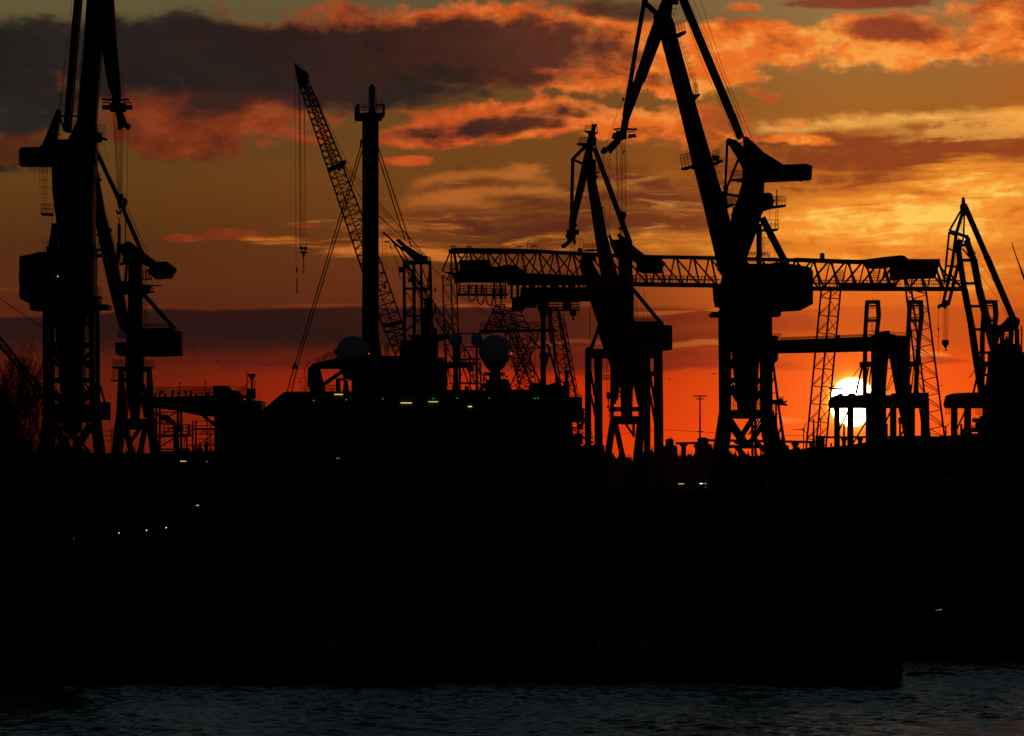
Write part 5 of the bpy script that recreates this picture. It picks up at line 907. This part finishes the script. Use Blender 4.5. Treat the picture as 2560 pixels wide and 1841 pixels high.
single('quay_wall', 'dark concrete quay wall at the water edge on the left', 'quay', D, 0, R_(-1200, yg(D, 5.2), 300, yg(D, -2), 3, 0), m=CONC, z=0)
t = Th('moored_barge', 'dark moored barge at the right behind the small beacon post', 'barge', 612, 2420, z=0)
t.add('hull', Po([(2240,1480),(2300,1470),(2700,1455),(2700,1634),(2440,1637),(2300,1634),(2262,1610)], 9, 4), m=TAR); t.add('strip_light', Po([(2337,1525.4),(2353,1522.6),(2353,1524.8),(2338,1525.9)], .3, -.8), m=LD)

# beacon on its low float, in the water
D = 562
t = Th('beacon_float', 'small beacon post on a low dark float at the right end of the dock', 'beacon', D, 2333, z=0)
t.add('float', Po([(2268,1684),(2280,1681),(2370,1681),(2386,1684),(2390,1690),(2270,1690)], 3.6, bev=.04), m=DARK)
t.add('post', B(2330.5, 1681, 2331, 1640, 2.6), B(2329, 1672, 2333, 1660, 1), Po([(2327,1648),(2331,1636),(2335,1648),(2333,1654),(2329,1654)], .4), B(2324, 1675, 2341, 1675, 1.6), m=DARK)

t = Th('shading_slab', 'added black shading pontoon in the lower left corner of the water', 'slab', 480, 0, z=0)  # added slab, there only to darken this corner of the water
def slab_shape(t, vs, fs):
    n = len(vs); pl = [(-130, 425), (-50.5, 425), (-52.5, 470), (-56, 545), (-130, 545)]
    for z in (-.5, 1.3):
        for x, y in pl: vs.append(Vector((x, y, z)))
    fs.extend([tuple(range(n, n+5)), tuple(range(n+5, n+10))] + [(n+i, n+(i+1) % 5, n+5+(i+1) % 5, n+5+i) for i in range(5)])
t.add('deck', slab_shape, m=CONC)
for y in (440, 465, 490, 515, 540):
    t.add('slab_post', (lambda yy: (lambda t, vs, fs: beam(Vector((-58, yy, -1)), Vector((-58, yy, 2.6)), .45, .4, .45, .4, vs, fs)))(y), m=DARK)
# ---- lamps in the dark waterfront
def lamp(x, y, D, label, m, w=2.0, h=2.4, group='quay lamps', cnt=1, step=5, cat='lamp'):
    t = Th('quay_lamp', label, cat, D, x, group, z=max(.5, min(GZ, CH+(HY-y)*D/F-3)))
    zb = yg(D, t.o.location.z)
    t.add('pole', B(x, zb, x, y+1, 1.6), m=DARK)
    for i in range(cnt): t.add('lantern', R_(x-w/2+i*step, y-h/2, x+w/2+i*step, y+h/2, .12, -.12), m=m)
D = 548
lamp(185.4, 1346.6, D, 'faint white lamp, lowest of the row at the far left', LD, 1.6, 2)
lamp(297.5, 1333, D, 'white lamp, second from the left in the rising row', LW)
lamp(366.6, 1326, D, 'white lamp, third from the left in the rising row', LW, 2.2)
lamp(415.6, 1319.5, D, 'warm lamp, topmost of the rising row at the left', LW, 2.2)
lamp(492, 1264, D, 'pair of small yellow lamps below the scaffold', LY, 2.2, 2.4, cnt=2, step=4)
lamp(589, 1214.6, D, 'very faint lamp left of the ship bow', LD, 1.2, 1.6)
lamp(453, 1153.6, D, 'row of three pale lamps under the scaffold', LY, 3.4, 2.6, cnt=3, step=5.4)
lamp(517, 1154.2, D, 'faint flat lamp under the right scaffold', LD, 3.6, 1.6)
D = 600
lamp(1703, 1210, D, 'flat pale strip lamp left of the light mast foot', LY, 14, 1.6)
lamp(1753, 1209.5, D, 'bright flat lamp at the light mast foot', LW, 8, 1.8)
lamp(1763.5, 1209.5, D, 'small lamp just right of the bright flat lamp', LY, 3.6, 1.4)
lamp(1764, 1218, D, 'faint lamp just under the bright flat lamp', LD, 3.4, 1.3)
lamp(2372, 1199, D, 'faint lone lamp in the dark at the right', LD, 1.6, 1.6)

# ------------------------------------------------------------------ evening haze round the whole place
hv = [Vector((x, y, z)) for z in (-6, 122) for x, y in ((-6100, -60), (6100, -60), (6100, 12100), (-6100, 12100))]
hm = bpy.data.materials.new('evening_haze'); hm.use_nodes = True; ht = hm.node_tree; ht.nodes.clear()
ho = ht.nodes.new('ShaderNodeOutputMaterial'); pv = ht.nodes.new('ShaderNodeVolumePrincipled')
pv.inputs['Color'].default_value = (.9, .88, .86, 1); pv.inputs['Density'].default_value = .0000035; pv.inputs['Anisotropy'].default_value = .85
ht.links.new(pv.outputs[0], ho.inputs['Volume'])
hz = link('haze', hv, [(0,1,2,3),(4,5,6,7),(0,1,5,4),(1,2,6,5),(2,3,7,6),(3,0,4,7)], hm); hz['kind'] = 'stuff'
